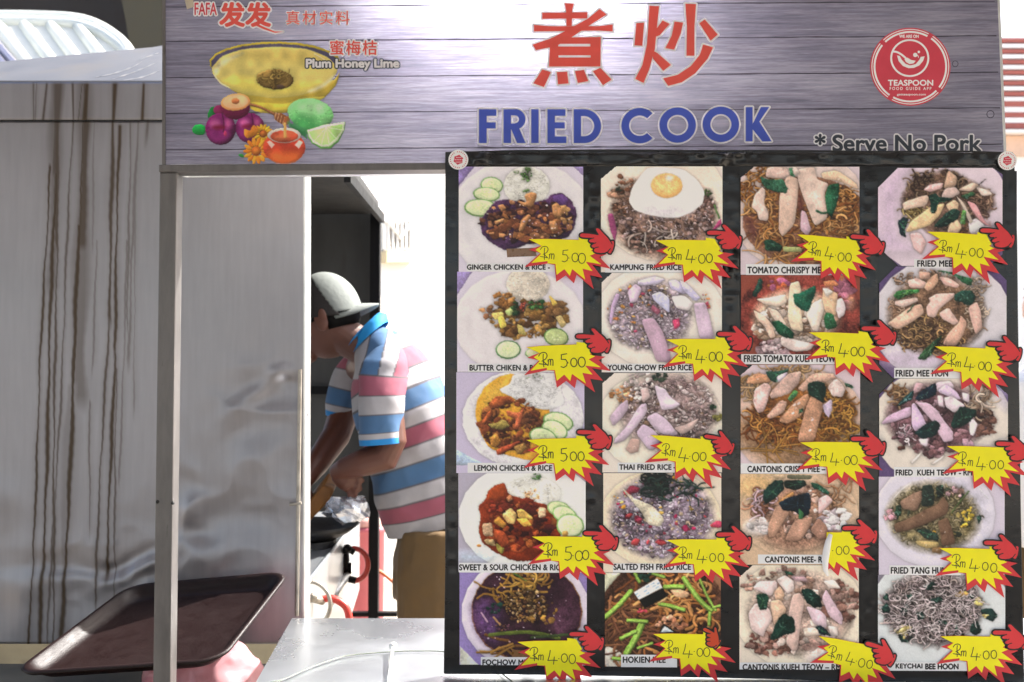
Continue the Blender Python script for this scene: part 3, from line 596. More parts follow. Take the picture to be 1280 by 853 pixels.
# black wok, carton, foil
wk = thing('wok', 'soot black wok on the stove under the cook\'s hands', 'wok', P(405, 640, 3.05))
b = MB(); c0 = P(384, 640, 2.98); c0.z = SZ + .012
b.lathe(c0, [(.04, .0), (.09, .012), (.125, .03), (.15, .05), (.155, .05), (.125, .026), (.09, .008), (0.001, .003)], 32); b.build('pan', M_SOOT, wk, smooth=True)
b = MB(); b.lathe(c0 + Vector((.0, -.02, -.012)), [(.07, 0), (.09, .0), (.09, .02), (.07, .02)], 24); b.build('trivet', M_SOOT, wk)
ca = MB(); q = [P(376, 640, 2.98), P(404, 607, 2.98), P(418, 613, 2.98), P(412, 626, 2.98), P(380, 660, 2.98)]
ca.slab(q, (0, .10, .03)); tag(ca.build('carton', M_CARTON, None, bevel=.006), 'brown carton tipped over the wok beside the foil', 'carton')
fo = MB(); rr = random.Random(4)
fo.ball(P(434, 637, 2.93), (.062, .045, .038), seg=16, fn=lambda n, q: q * (1 + .38 * mnoise.noise(n * 3.1) + .2 * mnoise.noise(n * 7)))
tag(fo.build('foil_wrap', M_FOIL, None), 'crumpled silver foil wrap held in the cook\'s hand', 'foil')

# pink bin beyond
bn = thing('pink_bin', 'tall pink plastic bin with a paler lid beyond the stove', 'bin', P(455, 765, 4.3))
c0 = P(457, 765, 4.35); c0.z = 0; zl = P(0, 663, 4.35).z
b = MB(); b.lathe(c0, [(.02, 0), (.072, 0), (.082, zl - .005), (.092, zl), (.092, zl + .02), (.02, zl + .022)], 24); b.build('bin_body', M_PINKBIN, bn, smooth=True)
b = MB(); b.lathe(c0, [(.086, zl + .024), (.088, zl + .05), (.05, zl + .07), (.02, zl + .075), (.001, zl + .076)], 24); b.build('bin_lid', mat('pale_pink_lid', '#f0b5a8', .5), bn, smooth=True)
b = MB(); b.tube([P(x, y, 4.1) for x, y in smooth_line([(470, 712), (480, 718), (495, 730), (510, 740)], 4)], .008, 6); tag(b.build('orange_hose', M_ORHOSE, None, smooth=True), 'orange hose running down past the black corner post', 'hose')

# ------------------------------------------------------------------ serving counter and what lies on it
CZ = .834
ctr = thing('serving_counter', 'bare steel serving counter under the menu board', 'counter', (.2, 2.0, 0))
def onz(px, py, z):
    x, y, zz = ray(px, py); t = (z - CAMZ) / zz; return Vector((x * t, y * t, z))
c1 = onz(365, 773, CZ); c2 = onz(318, 856, CZ)
c2 = c1 + (c2 - c1) * 1.0; far = c1.y; near = 1.79
sx = (c2.x - c1.x) / (c2.y - c1.y); cn = Vector((c1.x + sx * (near - far), near, CZ))
b = MB(); b.slab([cn, Vector((1.3, near, CZ)), Vector((1.3, far, CZ)), c1], (0, 0, -.03)); b.build('counter_top', M_STEELC, ctr)
b = MB(); b.slab([cn + Vector((.01, .012, -.03)), Vector((1.29, near + .012, CZ - .03)), Vector((1.29, near + .012, .1)), cn + Vector((.01, .012, .1 - CZ))], (0, .01, 0)); b.build('front_apron', M_STEELW, ctr)
for x, y in ((-.45, near + .06), (1.25, near + .06), (-.5, far - .05), (1.25, far - .05)):
    b = MB(); b.box((x - .018, y - .018, 0), (x + .018, y + .018, CZ - .03)); b.build('leg', M_STEELP, ctr)
b = MB(); b.tube([onz(x, y, CZ + .004) for x, y in smooth_line([(300, 860), (330, 855), (355, 849), (387, 835), (415, 825), (440, 819), (488, 815), (520, 814), (556, 815), (600, 824), (640, 852)], 4)], .0013, 6)
tag(b.build('thin_cable', mat('grey_green_cable', '#5d6459', .5), None, smooth=True), 'thin pale cable trailing in a curve across the steel counter', 'cable')
st_ = thing('skewer_rod', 'thin steel rod with a round knob standing on the counter left of the board', 'rod', onz(484, 851, CZ))
b = MB(); b.tube([onz(484, 856, CZ + .003), onz(484, 856, CZ + .003).lerp(P(491, 808, 2.0), .98)], .0036, 8); b.build('shaft', M_STEELW, st_, smooth=True)
b = MB(); b.ball(P(491.5, 808, 1.995), .0085); b.build('knob', M_STEELW, st_, smooth=True)
# small things on the counter just under the board
def jar(name, lab, cat, px, d, r, h, m, lidm=None, lidname='lid'):
    c = P(px, 850, d); c.z = CZ; t = thing(name, lab, cat, c); b = MB(); b.lathe(c, [(.001, .0), (r, .0), (r, h * .8), (r * .8, h * .9), (r * .8, h)], 20); b.build('body', m, t, smooth=True)
    b = MB(); b.lathe(c, [(r * .84, h * .93), (r * .84, h * 1.04), (.001, h * 1.05)], 20); b.build(lidname, lidm or m, t); return t
jar('soy_sauce_bottle', 'black bottle standing behind the bottom edge of the board', 'bottle', 659, 1.93, .014, .022, M_BLACKM)
jar('glass_jar', 'clear glass jar behind the lower left of the board', 'jar', 706, 1.95, .045, .03, M_GLASS, M_STEELW)
jar('steel_canister', 'grey steel canister behind the board beside the glass jar', 'canister', 757, 1.96, .022, .028, M_STEELD, M_STEELW)
b = MB(); p0 = P(790, 850, 1.95); b.box((p0.x, 1.94, CZ), (P(1000, 850, 1.95).x, 2.1, CZ + .03)); t = b.build('card_box', M_BOX, None, bevel=.003); tag(t, 'yellow cardboard box lying flat behind the bottom edge of the board', 'box')

# ------------------------------------------------------------------ stall frame: post and beam
Y0, YB = 1.87, 1.842
fr = thing('stall_frame', 'square steel post and beam carrying the printed sign', 'frame', P(205, 853, Y0))
pa, pb = F(200, 214, Y0), F(191, 853, Y0); xt0, xt1 = F(199.5, 214, Y0).x, F(221, 214, Y0).x
b = MB(); yy = F(205, 300, Y0).y; zt = F(205, 215.5, Y0).z
lean = F(191, 853, Y0).x - F(199.5, 214, Y0).x; zb = F(200, 853, Y0).z
def px_(z): return lean * (zt - z) / (zt - zb) * 1.0
b.add([(xt0 + px_(z) + (xt1 - xt0) * i, y, z) for z in (0, zt) for y, i in ((yy, 0), (yy, 1), (yy + .036, 1), (yy + .036, 0))], [(0, 3, 2, 1), (4, 5, 6, 7), (0, 1, 5, 4), (1, 2, 6, 5), (2, 3, 7, 6), (3, 0, 4, 7)])
b.build('post', M_STEELP, fr, bevel=.0025)
b = MB(); q = [F(199, 206.5, Y0, .004), F(1256, 199, Y0, .004), F(1256, 207, Y0, .004), F(199, 215.8, Y0, .004)]; b.slab(q, (0, .04, 0)); b.build('beam', M_STEELP, fr, bevel=.002)
xr0 = F(1236, 300, Y0).x; yr = F(1240, 300, Y0).y
b = MB(); b.box((xr0, yr + .006, 0), (xr0 + .03, yr + .038, F(1240, 208, Y0).z)); b.build('post', M_STEELP, fr, bevel=.0025)
b = MB()
for x, y in ((197, 627.5), (216, 629)): b.ball(F(x, y, Y0, .0), .0035)
b.build('screw', M_SOOT, fr)

# ------------------------------------------------------------------ header sign, a printed face on a box; the lamp inside is added
sign = thing('header_sign', 'wood print header sign with FRIED COOK lettering and fruit artwork', 'sign', F(640, 200, Y0))
TL, TRt, BR, BL = (206.5, -70), (1244, -70), (1255, 199), (206.5, 206)
nx, ny = 40, 12; vs = []; fs = []
for j in range(ny + 1):
    for i in range(nx + 1):
        t = j / ny; s = i / nx; x0 = TL[0] + (BL[0] - TL[0]) * t; x1 = TRt[0] + (BR[0] - TRt[0]) * t; yb = 206 - 7 * s; y = -70 + (yb + 70) * t
        vs.append(F(x0 + (x1 - x0) * s, y, Y0, 0))
for j in range(ny):
    for i in range(nx): k = j * (nx + 1) + i; fs.append((k, k + nx + 1, k + nx + 2, k + 1))
mk('sign_face', vs, fs, M_WOOD, sign)
b = MB(); q = [F(206, -70, Y0), F(1245, -70, Y0), F(1256, 199, Y0), F(206, 206, Y0)]; dv = Vector((0, .12, 0))
for a in (1, 3):
    b = MB(); p, p2 = q[a], q[(a + 1) % 4]; b.slab([p + Vector((0, .001, 0)), p2 + Vector((0, .001, 0)), p2 + dv, p + dv], (.004 if a == 1 else -.004, 0, 0)); b.build('box_side', M_STEELW, sign)
b = MB(); b.slab([p + dv for p in q], (0, .004, 0)); b.build('box_back', M_STEELW, sign)
b = MB(); b.slab([q[0] + Vector((0, .002, .001)), q[1] + Vector((0, .002, .001)), q[1] + dv + Vector((0, 0, .001)), q[0] + dv + Vector((0, 0, .001))], (0, 0, .004)); b.build('box_sun_cover', M_STEELW, sign)  # added cover, keeps the sun off the back of the face
b = MB(); e = [F(203.5, -70, Y0, .002), F(207, -70, Y0, .002), F(207, 206, Y0, .002), F(203, 206, Y0, .002)]; b.slab(e, (0, .03, 0)); b.build('edge_trim', M_STEELP, sign)
b = MB(); b.tube([F(500, -38, Y0, -.04), F(800, -40, Y0, -.04)], .012, 12); b.build('glare_tube', M_GLARE, sign, smooth=True)  # added tube behind the face, stands in for the glare
SC = 1045.
def seam(x, y): return y - 7 * (x - 207) / SC
for y in (9, 52, 97.5, 142, 187.5):
    f = Flat(Y0, .0001); n = 60; up = []; dn = []
    rr = random.Random(int(y * 7))
    for i in range(n + 1):
        x = 207.5 + i / n * (1243 + y * .05 - 207.5); j = rr.uniform(-.25, .25); w = rr.uniform(.45, .95); up.append((x, seam(x, y) - w + j)); dn.append((x, seam(x, y) + w + j))
    f.poly(up + dn[::-1]); f.build('printed_plank_seam', M_BANSEAM, sign)
f = Flat(Y0, .0001)
for x, y, r in ((1194, 80, 4), (1238, 143, 5)): f.ring(x, y, r * .8, r, n=20); 
f.build('printed_knot', M_BANSEAM, sign)

# large red characters, drawn stroke by stroke
Zb = lambda pts, ox=540, oy=0, s=3.556: [(ox + x / s, oy + y / s) for x, y in pts]
ZHU = [[(490, 58), (690, 56), (690, 83), (490, 85)], [(590, 16), (630, 18), (623, 50), (621, 117), (598, 117), (596, 50)], [(453, 112), (520, 118), (740, 118), (803, 110), (803, 141), (740, 137), (453, 141)],
 [(745, 42), (776, 66), (700, 114), (620, 167), (550, 207), (462, 224), (447, 200), (530, 172), (600, 135), (690, 86)], [(525, 180), (560, 180), (563, 292), (520, 295)], [(703, 168), (750, 165), (748, 297), (706, 295)],
 [(530, 169), (750, 166), (748, 196), (530, 196)], [(550, 208), (715, 208), (715, 247), (550, 247)], [(522, 257), (748, 257), (748, 297), (520, 297)],
 [(490, 310), (528, 322), (498, 388), (450, 372)], [(555, 322), (600, 320), (607, 372), (560, 376)], [(635, 318), (675, 312), (695, 362), (648, 370)], [(715, 318), (748, 303), (798, 355), (760, 380)]]
CHAO = [[(908, 105), (942, 102), (935, 205), (900, 203)], [(966, 27), (1009, 29), (1000, 120), (990, 220), (965, 310), (940, 370), (903, 352), (935, 290), (955, 200), (962, 110)],
 [(1025, 92), (1056, 108), (1012, 158), (992, 165), (990, 140)], [(980, 225), (1003, 238), (1062, 290), (1028, 316), (982, 262)], [(1078, 98), (1116, 102), (1105, 150), (1076, 222), (1037, 215), (1065, 160)],
 [(1126, 18), (1173, 20), (1166, 120), (1166, 249), (1131, 249), (1133, 120)], [(1188, 105), (1212, 88), (1270, 155), (1238, 182)], [(1205, 199), (1249, 212), (1225, 262), (1170, 327), (1110, 367), (1050, 383), (1027, 350), (1090, 335), (1150, 295), (1190, 245)]]
for nm, G in (('red_character', ZHU), ('red_character', CHAO)):
    f = Flat(Y0, .0007)
    for g in G: f.poly(Zb(g))
    o = f.build(nm, M_BANR, sign)
    w = Flat(Y0, .0001)
    for g in G: w.fat(Zb(g), 2.3)
    w.build('letter_border', M_BANW, o)
    w = Flat(Y0 - 0, .00004)
FC = {}
def q4(x0, x1, y0, y1): return [(x0, y0), (x1, y0), (x1, y1), (x0, y1)]
LET = [ [q4(209, 243, 487, 637), q4(242, 286, 487, 516), q4(242, 283, 545, 572)],
 [q4(318, 351, 487, 637), q4(350, 372, 487, 514), q4(350, 372, 550, 576), [(352, 575), (385, 566), (416, 637), (378, 637)]],
 [q4(441, 474, 487, 637)], [q4(513, 546, 487, 637), q4(545, 593, 487, 516), q4(545, 590, 545, 572), q4(545, 597, 608, 637)],
 [q4(630, 662, 487, 637), q4(661, 678, 487, 517), q4(661, 678, 607, 637)] ]
ARC = {1: (370, 531.5, 17, 45, -90, 90, 1.), 4: (676, 562, 45, 75, -90, 90, 1.)}
def letter(polys, arcs, z=(540, 0, 3.556)):
    f = Flat(Y0, .0007)
    for g in polys: f.poly([(z[0] + x / z[2], z[1] + y / z[2]) for x, y in g])
    for a in arcs: f.ring(z[0] + a[0] / z[2], z[1] + a[1] / z[2], a[2] / z[2], a[3] / z[2], a[4], a[5], ky=a[6])
    o = f.build('blue_letter', M_BANB, sign)
    w = Flat(Y0, .0001); r = 2.1
    for g in polys: w.fat([(z[0] + x / z[2], z[1] + y / z[2]) for x, y in g], r)
    for a in arcs: ex = 4 if a[5] - a[4] < 359 else 0; w.ring(z[0] + a[0] / z[2], z[1] + a[1] / z[2], max(a[2] / z[2] - r, .5), a[3] / z[2] + r, a[4] - ex, a[5] + ex, ky=a[6])
    w.build('letter_border', M_BANW, o)
for i, g in enumerate(LET): letter(g, [ARC[i]] if i in ARC else [])
for cx, a in ((799.5, (45, 315)), (847, (0, 360)), (901, (0, 360))):
    letter([], [((cx - 540) * 3.556, 560 - (cx - 799) * .06 * 1, 47, 81, a[0], a[1], .97)])
letter([q4(108, 137, 452, 596), [(134, 530), (172, 452), (207, 452), (152, 532), (137, 548)], [(138, 518), (160, 505), (217, 596), (179, 597), (137, 545)]], [], (900, 0, 3.368))
# small lettering
WB_ = (M_BANW, .05)
text('lettering', 'FAFA', 243.5, 271, 4, 19, Y0, .0006, M_BANRD, sign, .3, (M_BANW, 1.6))
text('lettering', '发发', 275, 338, 4, 33, Y0, .0006, M_BANR, sign, 1.3, (M_BANW, 1.9))
f = Flat(Y0, .0006); f.poly([(318, 28), (330, 34), (343, 39.5), (354, 40), (344, 41.5), (330, 37), (317, 31)]); o = f.build('swoosh', M_BANR, sign)
f = Flat(Y0, .0003); f.fat([(318, 28), (330, 34), (343, 39.5), (354, 40), (344, 41.5), (330, 37), (317, 31)], 1.8); f.build('letter_border', M_BANW, o)
text('lettering', '真材实料', 358, 437, 14, 31, Y0, .0006, M_BANR, sign, .15, (M_BANW, 1.0), sp=1.25)
text('lettering', '蜜梅桔', 413, 471, 51, 69, Y0, .0009, M_BANR, sign, .3, (M_BANW, 1.7), sp=1.15)
text('lettering', 'Plum Honey Lime', 383, 498.5, 74.5, 84.5, Y0, .0009, M_BANW, sign, .7, (M_BANK, 1.5))
text('lettering', '* Serve No Pork', 1019, 1226, 169.5, 189, Y0, .0006, M_BANK, sign, .8, (M_BANW, 1.8))
b = MB(); q = [F(229, -8, Y0, .001), F(241, -8, Y0, .001), F(242.5, 9, Y0, .0012), F(234, 12, Y0, .0012)]; b.slab(q, (0, .0004, 0)); b.build('masking_tape', M_MASK, sign)

# round sticker on the sign
f = Flat(Y0, .0006); cx, cy = 1137.7, 83.8
f.disc(cx, cy, 50.3, 48.8, 64); stk = f.build('round_sticker', M_STKR, sign, label='round red sticker reading TEASPOON')
f = Flat(Y0, .0008); f.ring(cx, cy, 47.5, 48.6, n=64, ky=.97); f.ring(cx, cy, 43.6, 46.0, n=64, ky=.97); f.ring(1137, 73, 22.0, 24.4, n=48, ky=.97)
Zs = lambda pts: [(1080 + x / 7.757, 30 + y / 7.757) for x, y in pts]
f.poly(Zs([(318, 308), (345, 312), (365, 350), (400, 388), (445, 405), (500, 392), (535, 350), (548, 322), (587, 316), (572, 360), (535, 405), (480, 430), (430, 432), (375, 410), (335, 365)]))
f.line(Zs(smooth_line([(285, 270), (320, 276), (360, 298), (400, 330)], 4)), 2.4); f.poly(Zs([(395, 325), (425, 332), (455, 352), (500, 360), (480, 385), (440, 392), (405, 372), (392, 348)]))
f.ring(*Zs([(495, 303)])[0], 0.2, 2.7, n=20); f.disc(*Zs([(530, 274)])[0], 1.6); f.line(Zs([(508, 300), (522, 312), (527, 328)]), .9)
f.build('sticker_mark', M_STKW, stk)
text('lettering', 'TEASPOON', 1110, 1166, 100.5, 107.3, Y0, .0008, M_STKW, stk, .35, sp=1.02)
text('lettering', 'WE ARE ON', 1124, 1148, 44, 47.6, Y0, .0008, M_STKW, stk, .2)
text('lettering', 'FOOD GUIDE APP', 1112, 1164, 109.2, 112.8, Y0, .0008, M_STKW, stk, .12, sp=1.5)
text('lettering', 'getteaspoon.com', 1121, 1157, 117, 119.6, Y0, .0008, M_STKW, stk, .1)
f = Flat(Y0, .0009)
for a in (-58, 40, 122, 222):
    f.ring(cx, cy, 43.2, 48.9, a - 3.5, a + 3.5, n=4, ky=.97)
f.build('sticker_gap', M_STKR, stk)

# ------------------------------------------------------------------ printed fruit artwork on the sign
Za = (240, 40, 5.333)
A = Paint((238, 48, 434, 206.5), 1.3, '#79778a', Za, 21)
A.a[:] = 0; A.tk = .35
A.e(552, 205, 440, 142, '#b4a43a', sh=.2, ao=.1); A.e(552, 212, 428, 132, '#54506a', ao=0, sh=0)
A.p('112,240 160,310 260,385 330,425 400,520 480,545 640,540 700,470 860,460 960,360 990,260 940,330 500,380 150,300', '#bca748', ao=.1)
A.p('130,240 200,160 340,115 560,98 760,112 900,165 962,225 968,270 900,350 740,425 550,445 330,415 190,350 140,290', '#d3c474', sh=.15, ao=0, tex=.08)
A.p('190,330 340,400 560,425 740,405 880,340 700,340 500,330 300,290', '#ddd06a', ao=0, sh=.1, soft=14)
A.p('300,150 560,110 800,140 900,200 700,200 450,190', '#cbb565', ao=0, sh=0, soft=14, op=.7)
A.p('140,250 190,190 300,150 350,140 280,180 200,230 160,290', '#d9d6c0', ao=0, sh=0, op=.55, soft=7, tex=.4)
A.p('770,395 870,350 950,285 960,300 880,375 790,410', '#e8e2c4', ao=0, sh=0, op=.7, soft=6)
A.p('210,440 400,470 640,480 720,440 900,430 820,470 640,520 420,535 350,480', '#d6c552', ao=0, sh=.1)
A.s_('150,290 190,340 250,375', 9, '#efe6cf', ao=0, op=.7); A.s_('820,150 900,200 940,250', 9, '#ded4ba', ao=0, op=.6)
A.e(553, 318, 126, 66, '#8b7240', 4, tex=.4, sh=.5); A.nood(26, 553, 310, 95, 42, 60, 9, ['#a8904f', '#6f5a30', '#927a44'], 1.3, ao=.2); A.e(590, 365, 28, 12, '#5c4a40', ao=0)
A.e(145, 545, 42, 52, '#1d7a3c', 25, tex=.2, sh=.4); A.e(48, 652, 50, 38, '#1f9a48', 5, tex=.2, sh=.35); A.e(180, 520, 38, 34, '#8c2a5e')
def plum(cx, cy, r):
    A.e(cx, cy, r, r * 1.04, '#6d1c58', sh=.5, bev=9); A.e(cx - r * .1, cy + r * .35, r * .7, r * .5, '#8f2c7a', ao=0, sh=0, soft=9, op=.8); A.e(cx - r * .35, cy - r * .35, r * .35, r * .28, '#cf6fa8', ao=0, sh=0, soft=8, op=.8)
    A.e(cx + r * .5, cy - r * .35, r * .25, r * .3, '#c9649c', ao=0, sh=0, soft=8, op=.8); A.s_([(cx + r * .1, cy - r), (cx + r * .22, cy - r * .4), (cx + r * .18, cy + r * .2)], 8, '#4a103c', ao=0, op=.7); A.e(cx - r * .1, cy - r * .1, r * .4, r * .14, '#7d1233', ao=0, sh=0, soft=6, op=.8)
plum(385, 640, 98); plum(190, 648, 103); A.e(222, 680, 12, 18, '#b03a66', ao=0)
A.e(290, 500, 98, 84, '#7a1c4e', sh=.4, bev=8); A.e(290, 468, 100, 58, '#f0a86a', -5, sh=.15, tex=.1); A.e(290, 466, 86, 46, '#f3bb8c', -5, ao=0, sh=0); A.e(290, 462, 26, 20, '#d07c4c', ao=0, sh=.4)
A.s_('388,485 460,505 550,550', 17, '#9c6a48', sh=.5, bev=2); A.e(600, 580, 55, 34, '#8f5a38', 25, sh=.4)
for k in range(5): A.s_([(562 + k * 19, 540 + k * 9), (548 + k * 19, 592 + k * 8)], 5, '#e0b285', ao=0)
A.e(632, 590, 20, 32, '#a0613a', 15)
A.e(790, 545, 155, 102, '#86cf86', 8, sh=.3, bev=14); A.e(760, 625, 100, 60, '#4fa860', 20, ao=0, sh=0, soft=18, op=.85); A.e(800, 500, 90, 40, '#b5e6ae', ao=0, sh=0, soft=16, op=.8); A.nood(60, 790, 545, 130, 80, 10, 4, ['#a6dd9c', '#6dbb70'], ao=0, op=.5)
A.p('640,600 760,660 770,720 720,680 650,640', '#3d8a54', ao=0, soft=8)
A.p('765,655 895,615 1022,597 1018,650 975,735 920,778 860,780 800,745 770,700', '#6fb25a', smooth=False); A.p('768,657 895,617 1020,600 1012,655 968,725 915,765 862,768 808,738 780,700', '#e3f1cf', ao=0, smooth=False)
A.p('780,665 895,635 1005,615 998,655 955,715 910,750 865,753 818,728 792,700', '#b4de88', ao=0, sh=.1, smooth=False, tex=.15)
for x, y in ((812, 735), (862, 755), (915, 748), (960, 712), (998, 655)): A.s_([(895, 638), (x, y)], 5, '#e6f3d2', ao=0, op=.8)
def flower(cx, cy, r, c1, c2, n=14):
    for k in range(n):
        a = 2 * math.pi * k / n; A.e(cx + math.cos(a) * r * .68, cy + math.sin(a) * r * .68, r * .34, r * .17, c1 if k % 2 else c2, math.degrees(a), ao=.12, sh=.3)
    A.e(cx, cy, r * .36, r * .36, '#b5652a', sh=.4); A.e(cx, cy, r * .2, r * .2, '#c97a35', ao=0)
A.e(330, 825, 22, 12, '#3d9a4a', 20); flower(475, 680, 66, '#f0b030', '#f5c53c'); A.p('345,690 350,645 385,660 410,620 440,640 445,670 410,700 370,712', '#f09a3a', tex=.3); flower(428, 795, 88, '#ee8d2e', '#f4a63a')
A.e(615, 770, 142, 108, '#cf5238', sh=.35, bev=12); A.e(615, 830, 110, 60, '#e0773a', ao=0, sh=0, soft=14, op=.8); A.e(615, 765, 100, 40, '#b8402e', ao=0, sh=0, soft=12, op=.7)
A.e(615, 690, 112, 52, '#c9c2b8', sh=.2); A.e(615, 697, 94, 40, '#c2563c', ao=0, tex=.25); A.e(600, 705, 50, 18, '#d98a5a', ao=0, soft=8, op=.7); A.s_('618,615 620,660 622,700', 20, '#dba35e', ao=0)
A.p('498,735 520,722 552,752 530,775', '#f3d8cf', ao=0, sh=0, op=.85, smooth=False); A.p('683,755 715,722 740,735 712,780', '#f3d8cf', ao=0, sh=0, op=.85, smooth=False)
art = A.mesh('fruit_artwork', Y0, .0002, M_ART, sign, amask=True, gain=1.12); art['label'] = 'printed artwork of a plum honey lime drink, plums, flowers, honey jar and lime'

# ------------------------------------------------------------------ menu board
board = thing('menu_board', 'black film covered menu board with twenty food photos and yellow price bursts', 'menu board', F(640, 848, YB))
outl = [(556.5, 190), (640, 187.5), (760, 186.5), (880, 187.5), (1000, 187.5), (1100, 188.5), (1200, 188), (1262, 190), (1268, 192), (1269, 220), (1272, 300), (1273, 400), (1275, 520), (1276.5, 640), (1279, 760), (1281, 859), (1190, 857), (1100, 853.5), (990, 850), (880, 847.5), (760, 845.5), (640, 843.5), (556, 843), (554.5, 842), (556.5, 700), (555.5, 500), (556, 320)]
b = MB(); b.slab([F(x, y, YB) for x, y in outl][::-1], (0, .012, 0)); 
back = b.build('backing_sheet', M_FILM, board, bevel=.0015)
# wrinkled film strips between and round the photographs
def strip(x0, y0, x1, y1, seed, amp=.0022):
    r_ = np.random.default_rng(seed); W_ = int(abs(x1 - x0) / 1.6) + 2; H_ = int(abs(y1 - y0) / 1.6) + 2; vs = []; fs = []; hor = (x1 - x0) > (y1 - y0)
    nz = vnoise(H_, W_, 9, seed) + .5 * vnoise(H_, W_, 4, seed + 1); st2 = vnoise(2, max(W_, H_), 2.2, seed + 2)[0]; vnoise_big = vnoise(H_, W_, 6, seed + 8) * vnoise(H_, W_, 26, seed + 9) * 2
    for j in range(H_):
        for i in range(W_):
            t = j / (H_ - 1); s = i / (W_ - 1); e = min(t, 1 - t, s, 1 - s) * 8; e = min(e, 1)
            a = (vnz := nz[j, i]) * .5 + .8 * (nz[j, min(W_ - 1, int(W_ / 2))] if not hor else nz[int(H_ / 2), i]) * (.4 + .6 * (st2[i if not hor else j] if (i if not hor else j) < len(st2) else 0))
            a = a * .45 + (vnoise_big[j, i] ** 2) * 1.1; vs.append(F(x0 + (x1 - x0) * s, y0 + (y1 - y0) * t, YB, .0003 + amp * e * a))
    for j in range(H_ - 1):
        for i in range(W_ - 1): k = j * W_ + i; fs.append((k, k + W_, k + W_ + 1, k + 1))
    mk('film_strip', vs, fs, M_FILM, board, smooth=True)
strip(558, 190.5, 1266, 208, 3, .004)
strip(730.5, 208, 751, 470, 5, .0013); strip(730.5, 470, 751, 843, 15, .0004); strip(903.5, 208, 925, 470, 6, .0015); strip(903.5, 470, 925, 846, 16, .0004); strip(1075.5, 208, 1097, 470, 7, .0013); strip(1075.5, 470, 1097, 850, 17, .0004); strip(1256.5, 214, 1271, 500, 8, .0008); strip(558, 210, 571.5, 840, 9, .0006)

Z = {'A1': (550, 180, 5.168), 'A2': (740, 180, 5.172), 'A3': (910, 180, 5.17), 'A4': (1080, 180, 5.17), 'B1': (550, 330, 5.818), 'B2': (740, 330, 6.095), 'B3': (910, 330, 6.095), 'B4': (1080, 330, 5.33),
     'C1': (550, 455, 5.686), 'C2': (740, 455, 5.506), 'C3': (910, 450, 5.333), 'C4': (1080, 460, 5.505), 'D1': (550, 580, 5.686), 'D2': (740, 580, 5.505), 'D3': (910, 580, 5.685), 'D4': (1080, 590, 5.685),
     'E1': (550, 700, 5.577), 'E2': (740, 700, 5.575), 'E3': (910, 690, 5.235), 'E4': (1080, 690, 5.235)}
NO = None
RECT = {'A1': (573.5, 209, 728.5, 340), 'B1': (571.5, 340, 729, 465), 'C1': (570.5, 465.5, 730, 591), 'D1': (573, 591.5, 731.5, 715), 'E1': (574.5, 715.5, 733, 831),
        'A2': (751, 208.5, 902.5, 341), 'B2': (752, 341.5, 902, 466), 'C2': (753, 466.5, 902, 591), 'D2': (754, 591.5, 901, 715.5), 'E2': (756, 716, 900.5, 833),
        'A3': (925.5, 209, 1074, 344), 'B3': (926, 344.5, 1074.5, 456), 'C3': (925.5, 456.5, 1074.5, 592), 'D3': (925, 592.5, 1073.5, 706), 'E3': (924, 706.5, 1073, 836),
        'A4': (1097, 210.5, 1252.5, 333), 'B4': (1098.5, 333.5, 1257, 473), 'C4': (1098.5, 473.5, 1259, 595.5), 'D4': (1098, 596, 1255.5, 718), 'E4': (1097, 718.5, 1256, 838.5)}
CUT = {'A2': ((18, 15), NO, NO, NO), 'B2': ((12, 11), NO, NO, NO), 'C2': ((14, 12), NO, NO, NO), 'A3': ((16, 13), NO, NO, NO), 'C3': ((14, 12), NO, NO, NO), 'E3': ((16, 14), NO, NO, NO),
       'A4': ((24, 24), (12, 8), (26, 24), (18, 16)), 'B4': ((20, 20), (17, 17), (18, 18), (10, 12)), 'C4': ((20, 19), (22, 20), NO, NO)}
DESC = {'A1': 'ginger chicken in dark sauce with rice and cucumber', 'B1': 'butter chicken pieces with a rice mound', 'C1': 'lemon chicken in yellow sauce with rice and cucumber', 'D1': 'sweet and sour chicken with rice and cucumber', 'E1': 'dark noodle soup with minced topping',
        'A2': 'fried egg on brown fried rice', 'B2': 'pale purple fried rice with sliced cake', 'C2': 'fried rice with long pale slices', 'D2': 'fried rice with dark shredded greens', 'E2': 'brown noodles with green stalks',
        'A3': 'crispy noodles under pale slices with greens', 'B3': 'pale noodles in reddish tomato gravy', 'C3': 'golden crispy noodles with pale meat and greens', 'D3': 'noodles with dark leaves in brown gravy', 'E3': 'flat noodles with pale meat and dark leaves',
        'A4': 'dark fried noodles heaped with pale slices', 'B4': 'fried vermicelli with chicken slices', 'C4': 'fried flat noodles with purple slices and greens', 'D4': 'glass noodles with brown slices', 'E4': 'white vermicelli tossed with dark greens'}
BR = ['#8a5a3c', '#a8744e', '#5a3426', '#c08a60', '#6e4630']; GRN = ['#1f4a38', '#2a5a40', '#173a30', '#3d6a48']; CRIS = ['#b98a55', '#a47440', '#c99c68', '#8a5c34', '#7a4c2c']
PALE = ['#dcc4bc', '#cdb0a6', '#e3d2cc']
def leaf(c, q, col='#1b4335', hi='#3c6e50'):
    c.p(q, col, sh=.4, tex=.35)
    P_ = [tuple(map(float, a.split(','))) for a in q.split()]; n = len(P_); cx = sum(p[0] for p in P_) / n; cy = sum(p[1] for p in P_) / n
    for _ in range(9):
        w = P_[int(c.r.integers(n))]; t = c.r.random() * .85; c.e(cx + (w[0] - cx) * t, cy + (w[1] - cy) * t, 4 + 9 * c.r.random(), 2 + 3 * c.r.random(), ['#0f2420', hi, '#6f9488'][int(c.r.integers(3))], c.r.random() * 180, ao=0, sh=0, op=.6)
    for k in range(0, n, 2): c.s_([(cx, cy), ((cx + P_[k][0] * 2) / 3, (cy + P_[k][1] * 2) / 3)], 4, hi, ao=0, op=.6)
